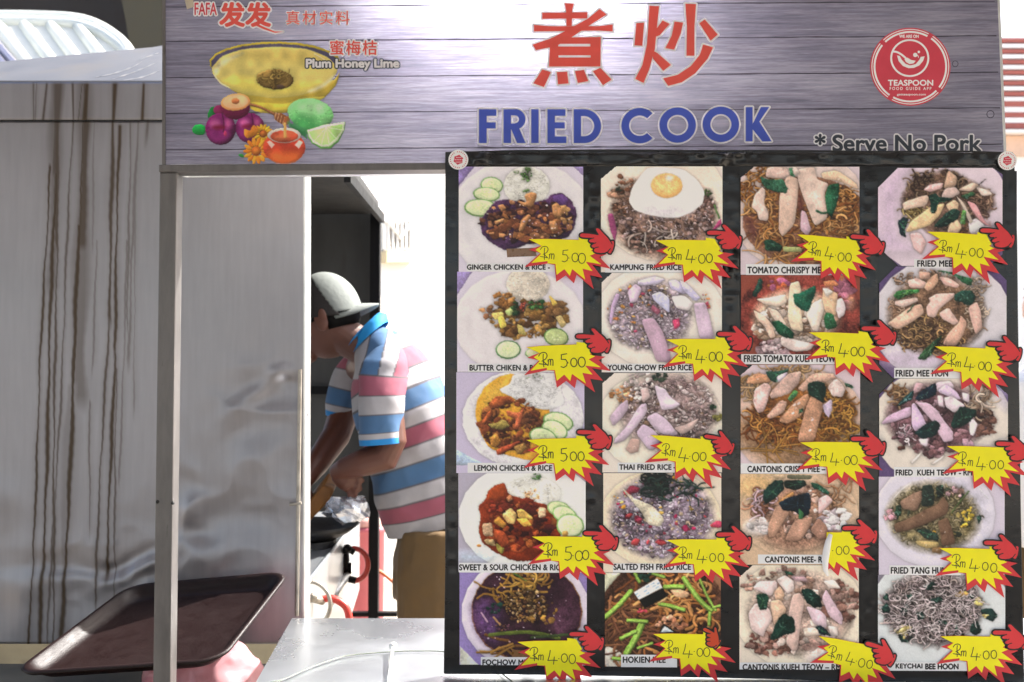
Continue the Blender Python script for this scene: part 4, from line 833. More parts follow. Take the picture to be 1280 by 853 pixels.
def sl(c, q, col='#d6b9ae', **k):
    c.p(q, col, sh=k.pop('sh', .26), tex=k.pop('tex', .06), ao=.5, **k)
    P_ = np.array([tuple(map(float, a.split(','))) for a in q.split()]); m_ = P_.mean(0); h_ = np.array(hx(col))
    c.p([tuple(m_ + (p - m_) * .62 + np.array([-3, -6])) for p in P_], tuple(np.clip(h_ * 1.1 + .02, 0, 1)), ao=0, sh=0, soft=9 * c.k * 5, op=.6)
    for _ in range(3):
        t = c.r.random(2) - .5; w = m_ + (P_[int(c.r.integers(len(P_)))] - m_) * .75; c.e(w[0], w[1], 9 + 10 * c.r.random(), 5 + 5 * c.r.random(), tuple(h_ * (.8 + .06 * c.r.random())), c.r.random() * 180, ao=0, sh=0, soft=4, op=.55)
    c.e(m_[0] + 14 * t[0], m_[1] + 14 * t[1], 7, 3, '#f2ecea', c.r.random() * 180, ao=0, sh=0, op=.5); return c
def mkp(k, bgc, seed): return Paint(RECT[k], 1.12, bgc, Z[k], seed)
D = {}
# --- column one
c = mkp('A1', '#cbc5d4', 1); c.p('110,140 230,140 110,290', '#8f7fb2', ao=0, smooth=False); c.p('850,140 935,140 935,215', '#9a8bb8', ao=0, smooth=False); c.plate(520, 500, 470, 400, '#d6d3d8'); c.e(560, 275, 150, 128, '#dcdcd6', sh=.12, tex=.1); c.rice(140, 560, 270, 135, 110, 12, 5, ['#e8e8e2', '#d3d3cc', '#e2e0da'], ao=.06)
c.bits(40, 560, 200, 34, 42, 4, 12, ['#5f8a4c', '#47753c', '#7ba060']); c.bits(5, 500, 185, 22, 6, 3, 8, ['#88a870']); c.bits(4, 560, 305, 20, 10, 5, 13, ['#7ba060'])
c.cuke(335, 270, 74, 54, 8); c.cuke(302, 328, 88, 46, 5); c.cuke(262, 415, 105, 58, 2)
c.p('255,500 300,440 360,370 430,360 560,390 690,360 720,328 790,318 850,370 885,440 870,540 820,612 650,640 560,650 430,698 330,640 270,580', '#4a3050', sh=.3, tex=.3); c.p('725,340 790,325 830,360 800,400 740,380', '#6a4a86', ao=0)
c.bits(190, 560, 500, 290, 130, 10, 40, ['#6b4434', '#8a5c42', '#4c2e2a', '#a57552', '#3d2628']); c.bits(30, 520, 540, 260, 100, 16, 46, ['#b08058', '#96663f', '#7a4c34']); c.bits(14, 800, 470, 60, 70, 14, 34, ['#b08a5c', '#97704a'])
for q in ('370,400 410,392 430,420 400,440', '350,500 420,480 410,510 360,525', '520,500 570,455 590,470 540,560 510,570', '720,400 760,380 795,440 780,480 730,460', '700,500 750,500 765,560 720,570', '500,370 560,380 545,330 600,310 630,330 600,410 540,410'): c.p(q, '#b5865c', sh=.5)
c.bits(40, 560, 500, 280, 130, 2, 6, ['#e9dcd8', '#d0b8c8'], ao=0); D['A1'] = c
c = mkp('B1', '#cdc7d6', 2); c.p('110,50 240,50 110,250', '#9b8cbc', ao=0, smooth=False); c.plate(580, 430, 480, 390, '#d9d4d8'); c.e(640, 150, 158, 130, '#d5ccc0', sh=.12, tex=.12); c.rice(160, 640, 150, 145, 118, 10, 5, ['#e6ded2', '#cdc2b4', '#ddd4c8'], ao=.06)
c.bits(170, 620, 400, 270, 130, 14, 46, ['#7a5a30', '#94703c', '#5a3e22', '#a8854c', '#6a4c2c']); c.bits(20, 460, 260, 70, 60, 14, 40, ['#a87c48', '#8a6034']); c.bits(16, 350, 355, 50, 40, 10, 30, ['#8f6448', '#a57a54']); c.bits(20, 840, 340, 70, 60, 20, 44, ['#7c5a36', '#947048'])
c.p('370,360 460,350 465,400 400,412', '#e0cf7c').p('415,390 455,375 490,450 440,475', '#e5d168').p('470,345 540,300 565,340 500,385', '#b8c884').p('560,440 600,450 630,520 570,510', '#bcae68').p('790,225 860,290 820,310', '#d9bc60')
c.bits(34, 700, 300, 60, 36, 6, 20, ['#3d6a34', '#2c5530', '#548048']); c.bits(12, 545, 330, 28, 50, 8, 24, ['#3a6236', '#2e5030']); c.bits(14, 610, 310, 26, 28, 6, 16, ['#b05a48', '#9c4838']); c.p('840,390 880,370 920,440 885,470', '#c0ac78')
c.cuke(845, 535, 90, 66, 10, '#5c8648', '#b8c48c'); c.cuke(495, 625, 92, 68, 0, '#4c7a48', '#d3dcb8'); c.cuke(680, 650, 60, 40); D['B1'] = c
c = mkp('C1', '#bcb4cc', 3); c.p('100,600 330,720 100,720', '#aebfd6', ao=0, smooth=False); c.e(590, 390, 432, 350, '#e8e6ea', sh=.2); c.e(595, 390, 418, 336, '#d9d6dc', sh=.05, ao=0); c.p('520,65 420,90 320,160 262,260 250,360 280,470 340,590 450,640 640,690 820,640 780,300 600,150', '#dda63e', sh=.15, tex=.08); c.p('300,300 340,180 500,80 480,200 380,300 330,420', '#e8b954', ao=0, sh=0, soft=12)
c.p('420,180 500,140 520,70 840,65 860,180 890,290 760,330 600,300 520,240 440,205', '#e2e2e4', sh=.15, tex=.1); c.rice(240, 680, 190, 190, 120, 16, 5, ['#f0f0f0', '#d4d4d6', '#e8e8ea'], ao=.08); c.bits(8, 660, 95, 70, 26, 5, 14, ['#5f9a44', '#8ab868', '#47823a'])
c.bits(120, 500, 440, 200, 190, 16, 50, ['#6b3a22', '#84492a', '#4a281c', '#9c6238', '#5c3420']); c.bits(26, 660, 400, 80, 70, 16, 40, ['#5c3826', '#7a4c30'])
for q, k_ in (('345,280 400,230 500,230 540,270 480,290 430,310 350,330 290,420 320,430 380,360', '#93502e'), ('470,330 560,350 600,310 590,380 560,460 530,450 540,390 480,370', '#a85c3e'), ('340,430 400,420 450,390 500,440 450,470 370,460', '#96864a'), ('360,520 400,490 440,560 400,600 360,580', '#b07c3c'), ('395,610 560,545 580,560 480,620 410,655', '#9c4a30'), ('520,590 600,560 620,600 560,650', '#a8834a')): c.p(q, k_, sh=.55, tex=.25)
c.cuke(840, 412, 110, 68, 15); c.cuke(815, 470, 98, 66, 25); c.cuke(735, 525, 105, 68, 20); D['C1'] = c
c = mkp('D1', '#a9a4b4', 4); c.e(640, 380, 510, 400, '#dddedb', sh=.1, tex=.02); c.p('135,620 400,640 340,700 135,700', '#b7c6d6', ao=0, soft=14, op=.7); c.e(660, 210, 200, 120, '#e0dfd8', sh=.05, soft=10, tex=.08); c.rice(120, 650, 200, 180, 100, 12, 5, ['#ecebe6', '#dad6ce'], ao=.04); c.bits(10, 680, 90, 34, 18, 6, 16, ['#5c8a4c']); c.bits(60, 650, 215, 60, 40, 4, 12, ['#d8a878', '#e0bb92'], ao=0)
c.p('460,135 480,210 520,230 600,250 760,290 810,360 850,470 860,520 700,690 520,690 380,620 300,560 275,470 290,380 270,300 320,260 340,200 390,150', '#7a3218', sh=.3, tex=.2); c.p('330,250 360,180 420,145 462,140 470,220 400,260', '#96441e', ao=0)
c.bits(120, 560, 430, 230, 190, 16, 46, ['#6b2a18', '#52201a', '#8a4426', '#3d1a18', '#9c5a30']); c.bits(20, 400, 300, 90, 50, 12, 34, ['#7a2c1c', '#8c3c28'])
for q, k_ in (('440,360 500,310 545,350 530,430 480,420', '#dcb978'), ('545,330 580,315 660,380 655,400 560,390', '#e2b964'), ('540,390 620,385 655,440 590,445', '#d9a850'), ('700,310 755,315 750,380 700,385', '#c9a888'), ('375,410 420,370 475,430 450,460', '#b5833c'), ('300,425 370,420 380,520 310,510', '#c9a888'), ('310,540 380,530 400,590 330,570', '#a89068'), ('400,560 460,600 440,640 405,610', '#9c9448'), ('380,460 460,480 500,570 440,600 390,520', '#96482a'), ('470,240 500,215 520,250 490,275', '#c98860')): c.p(q, k_, sh=.45, tex=.2)
c.cuke(845, 320, 86, 54, 15, '#8fae6e', '#cfdcac'); c.cuke(885, 360, 90, 60, 20, '#7fa862', '#d5e0b4'); c.cuke(925, 440, 98, 86, 10, '#7fa862', '#d9e2ba'); c.e(888, 495, 22, 20, '#d0a25c', ao=0); c.e(278, 580, 16, 10, '#c9863c', ao=0); D['D1'] = c
c = mkp('E1', '#8f7fb4', 5); c.p('140,600 300,760 140,760', '#cfcdbe', ao=0, smooth=False); c.e(600, 370, 452, 400, '#cfc6d4', sh=.2, tex=.03); c.e(605, 360, 388, 345, '#7a5230', sh=0, ao=.2); c.e(605, 358, 380, 338, '#38222e', sh=.05, ao=0, tex=.25); c.p('225,330 300,250 420,330 440,460 400,600 300,560 240,440', '#5e4270', ao=0, soft=18, op=.8, tex=.3); c.e(860, 420, 110, 120, '#55384a', ao=0, soft=18, op=.7, tex=.3)
c.nood(24, 640, 160, 90, 60, 180, 16, ['#a8823e', '#8a6430', '#bd9850'], .8); c.nood(14, 430, 220, 70, 60, 150, 13, ['#a8823e', '#8f6a30'], .8); c.nood(10, 470, 600, 60, 50, 170, 15, ['#8a6430', '#a07a40', '#6e4c28'], .3)
c.s_('350,522 480,508 640,505 830,545', 26, '#5c6a30'); c.s_('640,540 900,520', 18, '#3a4a2c'); c.s_('510,90 560,120 600,145', 9, '#5a7a3c')
c.bits(260, 600, 320, 150, 120, 5, 19, ['#9c7a4c', '#7a5834', '#b8986a', '#5c4028', '#c4a878', '#4c3424']); c.bits(20, 440, 470, 60, 24, 5, 14, ['#7a5060', '#8c6448']); c.bits(14, 700, 300, 120, 160, 10, 26, ['#a8803e', '#8a6838']); c.bits(12, 380, 330, 50, 40, 5, 20, ['#26463c', '#1b3630']); c.bits(40, 560, 350, 330, 280, 2, 6, ['#d8c4d8', '#c0a8b0'], ao=0)
c.s_('375,400 400,430 420,450', 15, '#b08a60'); c.s_('290,370 330,430', 12, '#b89ab0'); D['E1'] = c
# --- column two
c = mkp('A2', '#dcd3cc', 6); c.e(450, 380, 430, 380, '#e2d8cc', sh=.03, tex=.03); c.e(460, 470, 340, 270, '#8f7468', sh=.1, soft=14, tex=.4)
c.bits(260, 450, 460, 330, 240, 7, 24, ['#6e5650', '#8f7670', '#4a3a3c', '#a58c88', '#5c4438', '#b5a09c']); c.bits(60, 200, 340, 90, 130, 8, 24, ['#96705a', '#7a5442', '#b08a74']); c.bits(60, 720, 430, 80, 130, 8, 22, ['#a08078', '#c4aca8', '#7c5c54']); c.bits(60, 330, 650, 110, 60, 6, 20, ['#7a5c50', '#9c7c70'])
c.rice(200, 470, 500, 290, 160, 16, 6, ['#b8a8a8', '#8c7a7c', '#d0c0c4', '#6a5a5c']); c.nood(12, 420, 580, 170, 70, 100, 9, ['#cfc4bc', '#b4a49c'], .4); c.bits(4, 178, 292, 18, 16, 10, 18, ['#3a4438']); c.bits(8, 745, 315, 26, 22, 6, 16, ['#4a6638'])
c.p('100,455 135,450 160,560 150,640 118,560', '#a0507c', sh=.4); c.s_('790,400 805,440 820,480', 12, '#5a7a4a'); c.p('830,480 840,520 790,560 760,580', '#b04a78')
c.p('355,160 420,150 590,165 680,235 728,310 715,390 650,440 560,480 460,478 360,460 270,430 235,370 260,280 310,210', '#e6e5e6', sh=.12, tex=.04); c.e(480, 440, 170, 30, '#cfc8d0', ao=0, sh=0, soft=12, op=.6); c.e(482, 272, 102, 80, '#eab878', sh=.15, tex=.04); c.e(470, 262, 74, 56, '#f0c488', ao=0, sh=0, soft=9); c.e(498, 222, 24, 18, '#f6e8da', ao=0, sh=0, soft=5); D['A2'] = c
c = mkp('B2', '#d9d2cc', 7); c.e(520, 400, 500, 400, '#ddd6ce', sh=.03, tex=.03); c.e(440, 390, 310, 260, '#a394a0', sh=.05, soft=16, tex=.4); c.bits(240, 430, 400, 300, 250, 8, 26, ['#b7a8bc', '#d4c8da', '#8c7c84', '#c4b09c', '#a08e94', '#e2d8e6']); c.rice(260, 420, 430, 290, 230, 16, 7, ['#d8ccd8', '#b8a4b8', '#e6dce6', '#a8948c']); c.bits(24, 330, 330, 220, 200, 8, 22, ['#c99450', '#b87a48', '#b04a68']); c.bits(16, 860, 300, 40, 70, 6, 16, ['#b04a60', '#c98850'])
for q, k_ in (('350,130 480,95 560,120 500,155 400,165 345,160', '#cfc6de'), ('580,130 640,120 760,210 700,235 600,190', '#c3bcda'), ('660,120 720,150 830,260 790,290 700,210', '#c7c2e2'), ('270,210 330,150 380,190 340,290 290,300', '#cdbad0'), ('180,225 215,235 170,340 150,470 130,440 145,320', '#c0a8c8'), ('450,235 520,210 590,260 590,380 530,330 470,280', '#c9c8e6'), ('370,425 470,410 540,520 600,700 590,750 490,745 440,600', '#b79cb0'), ('770,300 860,290 900,420 930,570 820,575 790,420', '#c6b2c6'), ('600,250 700,240 770,300 740,360 640,340', '#ddd6d8'), ('460,310 520,360 500,390 450,350', '#9c5a70'), ('610,430 660,420 670,470 630,500', '#c44a70')): sl(c, q, k_)
D['B2'] = c
c = mkp('C2', '#d8d0c8', 8); c.e(470, 400, 430, 360, '#dcd5c8', sh=.03, tex=.03); c.e(520, 330, 330, 260, '#9c8888', sh=.05, soft=16, tex=.4); c.bits(220, 540, 330, 300, 240, 8, 26, ['#a8938f', '#c4b2b0', '#80686a', '#8f7460', '#d4c6c8']); c.rice(280, 560, 330, 290, 240, 18, 7, ['#cdbcbc', '#a89094', '#e0d4d4', '#8c7470']); c.bits(40, 220, 200, 90, 70, 8, 26, ['#c98f5a', '#b88058', '#d4a680']); c.bits(60, 330, 150, 130, 90, 8, 28, ['#d4c4c4', '#c0acac', '#e2d6d4']); c.bits(16, 470, 90, 60, 26, 10, 22, ['#3d4a3c', '#2c3a34']); c.bits(5, 830, 300, 20, 16, 12, 20, ['#26402c']); c.bits(10, 860, 360, 40, 30, 10, 22, ['#8f8a4c'])
for q, k_ in (('120,370 180,290 245,240 250,310 200,380 145,430', '#bca8ba'), ('230,440 330,280 375,270 380,330 310,430 220,530 150,550 160,510', '#c6b4c6'), ('370,370 440,330 520,390 600,490 500,490 430,450', '#c4b2c4'), ('300,480 350,410 420,450 480,520 420,590 390,590', '#c2b0c4'), ('430,145 500,170 540,230 610,280 560,310 480,320 445,220', '#d0c2d2'), ('560,440 640,420 740,370 700,440 620,490', '#c0aaa6'), ('230,590 270,510 330,520 320,600 270,620', '#b89c94'), ('330,170 380,160 400,230 350,270', '#cfb8b8')): sl(c, q, k_)
D['C2'] = c
c = mkp('D2', '#d9cdbd', 9); c.e(470, 380, 420, 340, '#dccfb8', sh=.03, tex=.03); c.e(480, 360, 350, 280, '#a394a4', sh=.05, soft=16, tex=.4); c.bits(300, 480, 370, 340, 280, 7, 24, ['#bcaec2', '#d8d0de', '#8a7686', '#c9b49a', '#a890a0', '#6e5a6a']); c.rice(340, 480, 370, 340, 270, 18, 7, ['#ddd4e4', '#b9a6c0', '#e8e2ea', '#947e94', '#cbb8a8']); c.bits(26, 460, 330, 320, 230, 9, 24, ['#a8305a', '#8f2c4a', '#b84a50', '#a04458']); c.bits(30, 470, 250, 320, 170, 8, 20, ['#d09a3c', '#c4a458', '#e0b860'])
c.p('200,160 280,230 420,290 500,380 470,430 390,420 340,330 260,240', '#d6cdb8', sh=.3, tex=.2); c.nood(70, 450, 140, 100, 90, 90, 11, ['#1c2c2a', '#263c34', '#141f20'], .9); c.nood(16, 660, 170, 50, 60, 130, 8, ['#1c302a', '#24403a'], .9)
for cx, cy, r in ((280, 180, 34), (250, 360, 36), (320, 380, 34), (300, 535, 38), (640, 440, 36), (470, 540, 36), (860, 415, 40)): c.bits(3, cx, cy, 6, 6, r * .8, r, ['#a8405a', '#b0484c', '#8c2c50'])
D['D2'] = c
c = mkp('E2', '#9a7258', 10); c.e(470, 400, 480, 420, '#4c3428', sh=.05, tex=.4); c.p('85,90 200,90 120,180 85,230', '#cfd0b8', ao=0, smooth=False); c.p('90,590 200,640 300,760 90,760', '#d4cdc0', ao=0); c.nood(90, 470, 380, 400, 300, 170, 17, ['#a0683c', '#7c4c2c', '#bf8a54', '#5a3828', '#cf9c64'], .7); c.nood(50, 240, 470, 160, 130, 220, 15, ['#6e4a38', '#8a6044', '#5c3c30'], .35); c.nood(40, 620, 250, 200, 160, 150, 17, ['#c4905a', '#a87040', '#d6a670'], .9)
for q, w in (('90,400 180,320 270,220', 34), ('300,95 330,150', 26), ('640,130 740,270 830,350', 34), ('750,130 800,250 860,350', 20), ('510,190 570,185 630,190', 34), ('470,305 560,325 640,350', 28), ('240,650 300,550 350,440', 46), ('205,545 300,500', 30), ('320,615 420,580', 20), ('820,370 815,450', 24), ('150,685 200,690', 24), ('420,95 500,120', 22), ('250,420 380,430', 26), ('840,330 890,320', 16)):
    c.s_(q, w, '#7aa046', sh=.5, bev=2.5, tex=.15); c.s_(q, w * .35, '#a8c468', ao=0, sh=0, op=.8)
c.bits(8, 370, 115, 50, 26, 14, 30, ['#26463a', '#1d3a30']); c.p('540,210 620,205 680,230 660,262 590,262', '#dbb490'); c.bits(26, 560, 440, 110, 40, 10, 30, ['#c9987c', '#b0785c']); c.bits(6, 350, 355, 26, 14, 8, 20, ['#b84a58'])
c.p('325,275 495,195 525,255 515,262 365,335', '#181a18', smooth=False); c.p('290,225 455,128 490,192 325,277', '#dfe6ea', smooth=False, sh=.05, tex=.02); c.p('440,310 520,255 525,262 510,285', '#caa878', smooth=False)
for x, y in ((310, 235), (325, 252), (370, 215), (385, 232), (420, 165), (432, 182), (465, 160), (452, 190), (385, 185)): c.s_([(x - 8, y + 5), (x + 9, y - 5)], 6, '#8aa8cc', ao=0, op=.8)
c.p('470,490 500,445 585,495 570,505 475,510', '#20201e', smooth=False); c.p('475,505 505,460 570,500', '#cfdde6', smooth=False); D['E2'] = c
# --- column three
c = mkp('A3', '#c9bcc4', 11); c.e(460, 430, 440, 400, '#d0c0bc', sh=.05, tex=.05); c.e(500, 500, 410, 290, '#86614e', sh=.1, tex=.25); c.e(760, 600, 110, 90, '#b08a68', soft=14, ao=0, op=.7)
c.nood(110, 200, 320, 120, 160, 90, 9, CRIS, .9); c.nood(160, 720, 450, 130, 150, 90, 10, CRIS, .9); c.nood(120, 420, 560, 270, 120, 110, 10, CRIS, .7); c.nood(30, 420, 730, 200, 30, 160, 9, ['#b58c5c', '#a07444'], .3); c.p('100,480 160,470 200,600 160,620', '#5c3434', ao=0, soft=10, op=.7); c.p('455,320 480,360 500,460 450,440', '#5a3630', ao=0, soft=6)
for q, k_ in (('170,330 220,280 240,300 230,390 262,450 255,500 200,495 185,440 150,410', '#d9c3ba'), ('330,330 380,200 455,230 450,330 430,520 350,605 325,560', '#ccb2a4'), ('440,165 560,150 570,230 650,260 620,330 645,480 560,535 520,440 460,280', '#cdb8ae'), ('470,430 500,440 535,560 510,595 465,560', '#c3a8b4'), ('600,190 700,170 830,260 840,300 720,240 610,230', '#cfb49c'), ('250,150 380,155 400,210 330,225 240,220', '#cdb4ac'), ('410,155 440,152 460,190 430,205', '#d6c4bc')): sl(c, q, k_)
leaf(c, '205,210 260,235 355,230 385,290 375,325 300,310 240,290 215,250', '#335a48'); leaf(c, '625,330 650,265 720,255 715,340 670,480 640,450 630,390', '#24533c'); leaf(c, '390,160 410,160 430,215 400,205', '#3a6a4c'); leaf(c, '230,625 280,620 350,660 340,700 240,690', '#1f3f30'); c.p('350,665 470,670 475,700 360,700', '#a8b078'); c.s_('570,435 610,450 640,445', 12, '#26503a'); D['A3'] = c
c = mkp('B3', '#8a4a3c', 12); c.e(550, 380, 470, 340, '#7c3c34', sh=.05, tex=.35); c.bits(30, 850, 220, 120, 130, 20, 60, ['#9c6478', '#8a4438', '#a87050'], ao=.1); c.bits(14, 400, 150, 120, 40, 16, 40, ['#c98444', '#a85c3c', '#9c5a78'], ao=.1); c.e(930, 300, 40, 60, '#b08878', ao=0, soft=10, op=.7)
c.e(520, 420, 330, 220, '#c4ab98', soft=14, tex=.25); c.bits(140, 480, 480, 290, 170, 16, 50, ['#cdb6a8', '#dccac0', '#b09884', '#8c7260', '#e4d8d0']); c.bits(40, 350, 640, 130, 50, 14, 40, ['#d0bcc0', '#a88c94'])
for q, k_ in (('210,270 300,260 440,230 445,300 380,330 280,310', '#e0cfc0'), ('470,150 540,130 555,210 560,400 570,520 480,500 450,400 460,250', '#dccab2'), ('190,350 280,400 340,470 360,560 320,570 280,480 210,410', '#dcc0b0'), ('300,330 380,360 450,470 400,480 330,400', '#d9c6b8'), ('590,380 640,300 720,260 740,330 700,450 680,520 640,510', '#dfd0c4'), ('720,190 800,210 835,230 830,320 820,400 740,370 715,280', '#d9b89a'), ('830,270 870,260 895,340 880,390 840,420 820,350', '#e3d6da'), ('400,550 560,590 660,610 620,660 500,670 400,620', '#d6c6c2'), ('715,185 760,190 800,215 750,250', '#e2dad4')): sl(c, q, k_)
leaf(c, '490,230 530,230 590,200 660,165 670,200 610,370 560,350 505,310', '#1b4c3c'); leaf(c, '325,445 380,430 450,480 500,530 490,575 430,560 385,540', '#184632'); leaf(c, '725,400 750,370 800,385 830,480 790,500 740,500', '#27583a'); leaf(c, '235,110 265,120 255,190 205,260 180,240', '#24443c'); D['B3'] = c
c = mkp('C3', '#cbbcc4', 13); c.e(470, 420, 450, 370, '#c4aca0', sh=.05, tex=.06); c.e(300, 560, 300, 120, '#94765c', 25, ao=0, soft=16, tex=.2); c.e(500, 360, 350, 220, '#85582e', tex=.3, soft=10); c.nood(150, 720, 380, 120, 170, 100, 10, ['#a87c3c', '#8a5c28', '#c09448', '#70481f'], .9); c.nood(170, 340, 430, 210, 110, 110, 10, ['#b0783a', '#8a5424', '#cf9850', '#6a3c1a'], .6); c.nood(50, 150, 200, 70, 90, 90, 10, ['#b89a78', '#a08058'], .8); c.nood(40, 420, 70, 200, 30, 80, 9, ['#a8845a', '#c0a078'], .8); c.nood(14, 280, 600, 130, 40, 200, 8, ['#8f6a34', '#a47c40'], .2)
for q, k_ in (('130,120 200,85 290,110 280,150 180,160 120,160', '#c99878'), ('175,190 250,150 290,180 240,340 200,355 165,290', '#d9b8b4'), ('300,80 400,80 370,130 330,150', '#d8cbe0'), ('270,230 400,90 490,75 470,160 400,230 290,260', '#bb9f96'), ('460,190 560,90 700,90 720,130 600,150 500,215', '#c2a090'), ('250,380 350,270 395,280 370,350 280,395', '#cda898'), ('330,410 430,290 530,220 540,260 490,370 400,425', '#b98e72'), ('455,545 520,310 550,240 640,290 610,400 570,550', '#b08870'), ('660,180 720,120 780,190 760,250 690,240', '#d0bcb8'), ('630,300 690,260 690,330 670,390 640,350', '#c4b4cc')): sl(c, q, k_, tex=.16)
for x, y in ((440, 300), (430, 355), (560, 400), (545, 470), (470, 290)): c.e(x, y, 12, 6, '#efe6ea', -40, ao=0, sh=0, op=.8)
leaf(c, '525,160 580,140 640,150 655,200 630,290 590,260 535,230', '#16352c', '#2e5644'); leaf(c, '245,75 330,80 410,55 400,80 320,110 325,150 280,140', '#27473c'); leaf(c, '395,260 440,200 470,215 420,280', '#4a7a44'); leaf(c, '770,150 830,170 830,190 780,180', '#22402f'); leaf(c, '470,330 500,320 495,350 470,360', '#2c4434'); D['C3'] = c
c = mkp('D3', '#c6ad94', 14); c.e(500, 360, 430, 310, '#c9b098', sh=.03, tex=.04); c.e(200, 160, 140, 90, '#c9a878', ao=0, soft=16, op=.8); c.e(480, 380, 310, 240, '#a07e6c', soft=18, tex=.3); c.bits(90, 480, 330, 300, 200, 14, 44, ['#a0806c', '#7c5c50', '#bfa498', '#8c6a58', '#cdb8b4']); c.nood(50, 230, 280, 70, 90, 90, 10, ['#8c5c48', '#a87c64', '#cdb4c0'], .8); c.nood(30, 760, 230, 120, 80, 110, 11, ['#a88468', '#8f6a50'], .4)
c.e(200, 450, 90, 60, '#dcd3d0', ao=0, soft=10); c.bits(14, 210, 440, 70, 60, 16, 40, ['#e6dfe0', '#d3c8c8'], ao=.1); c.bits(30, 750, 390, 90, 80, 16, 46, ['#e4dfe2', '#d0c4cc', '#c0b0b8'], ao=.15); c.p('320,75 400,70 410,105 330,105', '#c0a88c')
for q, k_ in (('280,450 340,290 440,340 400,400 330,520 290,525', '#b08c78'), ('400,540 470,400 600,370 590,430 520,540 460,550', '#ac8876'), ('580,470 640,380 700,440 715,530 650,540', '#a07c6c'), ('640,250 700,215 745,260 700,310 640,360', '#d0b4b4'), ('490,190 520,130 550,160 530,210', '#c4a090'), ('350,270 460,195 470,215 380,275', '#b88a58')): sl(c, q, k_)
leaf(c, '250,190 320,120 390,115 400,180 350,230 270,290 245,250', '#15332f', '#3c6448'); leaf(c, '355,275 430,240 500,220 580,200 590,300 570,360 520,390 480,340 390,330', '#101f2a', '#28485a'); leaf(c, '390,120 540,110 560,150 480,190 400,170', '#13221f'); leaf(c, '580,130 640,140 720,200 715,225 650,190 600,170', '#1d4436'); c.p('500,310 535,350 530,390 500,395', '#3a6a44'); c.p('415,75 600,80 590,112 420,108', '#4a5040', ao=0, op=.8); D['D3'] = c
c = mkp('E3', '#d3c9bc', 15); c.e(470, 400, 430, 370, '#d8cebe', sh=.03, tex=.03); c.e(470, 400, 340, 270, '#b09a90', soft=16, tex=.3); c.bits(60, 740, 330, 110, 130, 16, 50, ['#8a6a60', '#75544c', '#a0847c']); c.bits(60, 330, 200, 230, 90, 14, 40, ['#b09080', '#94766c', '#cdb8b0']); c.bits(50, 300, 600, 200, 80, 16, 44, ['#7c5a50', '#9c7c74', '#5c3e38']); c.bits(40, 470, 470, 280, 220, 16, 44, ['#bfa69c', '#a0847c', '#d4c4bc']); c.e(620, 690, 120, 50, '#d3c6c0', ao=0, soft=12)
for q, k_ in (('160,235 200,190 320,190 320,240 280,290 200,255', '#dcc8c8'), ('315,180 370,150 430,190 430,250 390,275 350,230', '#d9cbc8'), ('300,260 340,220 370,280 350,325 310,320', '#c9a890'), ('275,320 340,310 385,380 340,450 300,480 285,400', '#ccae98'), ('395,390 420,280 470,265 500,330 480,430 455,640 420,650 375,590 400,500', '#c6aca4'), ('130,400 180,330 270,370 290,440 240,520 230,560 150,510', '#d4c0be'), ('505,350 600,380 640,420 645,500 560,470', '#d0bac4'), ('610,300 640,240 690,330 750,420 745,485 660,420', '#c8b0bc'), ('620,190 690,180 740,240 660,235', '#ddd2cc'), ('490,500 560,490 640,540 560,545 500,550', '#d3c4b8'), ('410,160 500,160 520,190 440,190', '#b498a0'), ('650,480 710,490 720,550 670,540', '#cfc4c0')): sl(c, q, k_)
leaf(c, '470,245 530,235 600,290 612,360 560,365 510,330', '#142c28', '#2c5444'); leaf(c, '270,570 320,450 360,400 430,430 440,530 370,540 300,580', '#16302a', '#315a46'); leaf(c, '180,280 240,270 268,300 250,375 205,380', '#1f4034', '#4c7a50'); leaf(c, '570,490 610,480 680,550 600,540', '#1a2a34'); leaf(c, '365,125 410,130 430,150 380,150', '#2e5444'); D['E3'] = c
# --- column four
c = mkp('A4', '#6a5a80', 16); c.e(480, 430, 470, 420, '#d3c6d2', sh=.05, tex=.02); c.p('90,250 210,165 300,160 250,240 200,560 320,700 100,700', '#bda6c4', ao=0, soft=30, op=.6); c.p('240,340 330,220 470,185 560,180 680,240 830,330 840,400 780,470 640,580 420,580 330,500 250,440', '#70594e', soft=8, tex=.4); c.nood(120, 470, 260, 190, 80, 60, 9, ['#55443c', '#7a6250', '#3f302c', '#8c7864'], .8); c.nood(70, 740, 400, 90, 90, 70, 9, ['#7c6254', '#9c8270', '#5c463e'], .8); c.nood(40, 310, 440, 70, 60, 70, 10, ['#8f7c4c', '#6e5c3c', '#b0a070'], .8); c.nood(30, 670, 570, 70, 40, 60, 8, ['#6e4c34', '#8a6444'], .8)
for q, k_ in (('245,380 400,330 420,350 400,400 280,425 255,430', '#d6bdae'), ('265,570 300,500 440,400 520,385 490,460 420,530 290,572', '#d9bd96'), ('510,290 540,170 600,215 590,270 560,290', '#b89c88'), ('380,300 420,265 510,252 500,290 420,312', '#d4b0b0'), ('495,350 520,290 590,280 620,320 560,355', '#cbb5b0'), ('600,300 700,250 740,270 690,310', '#d4bcac'), ('520,400 580,360 610,390 600,430 570,470 530,580 600,585 630,540 600,490', '#d9bda0'), ('660,370 720,390 780,510 830,540 760,520 700,440', '#cf9ca0'), ('720,280 800,300 830,330 760,340', '#e0d0c8'), ('670,510 720,480 780,530 740,590 680,580', '#dcd6dc'), ('290,580 360,575 400,640 370,720 320,680', '#d4b4b4'), ('590,335 640,380 700,500 680,520 640,420', '#c9bcb0')): sl(c, q, k_)
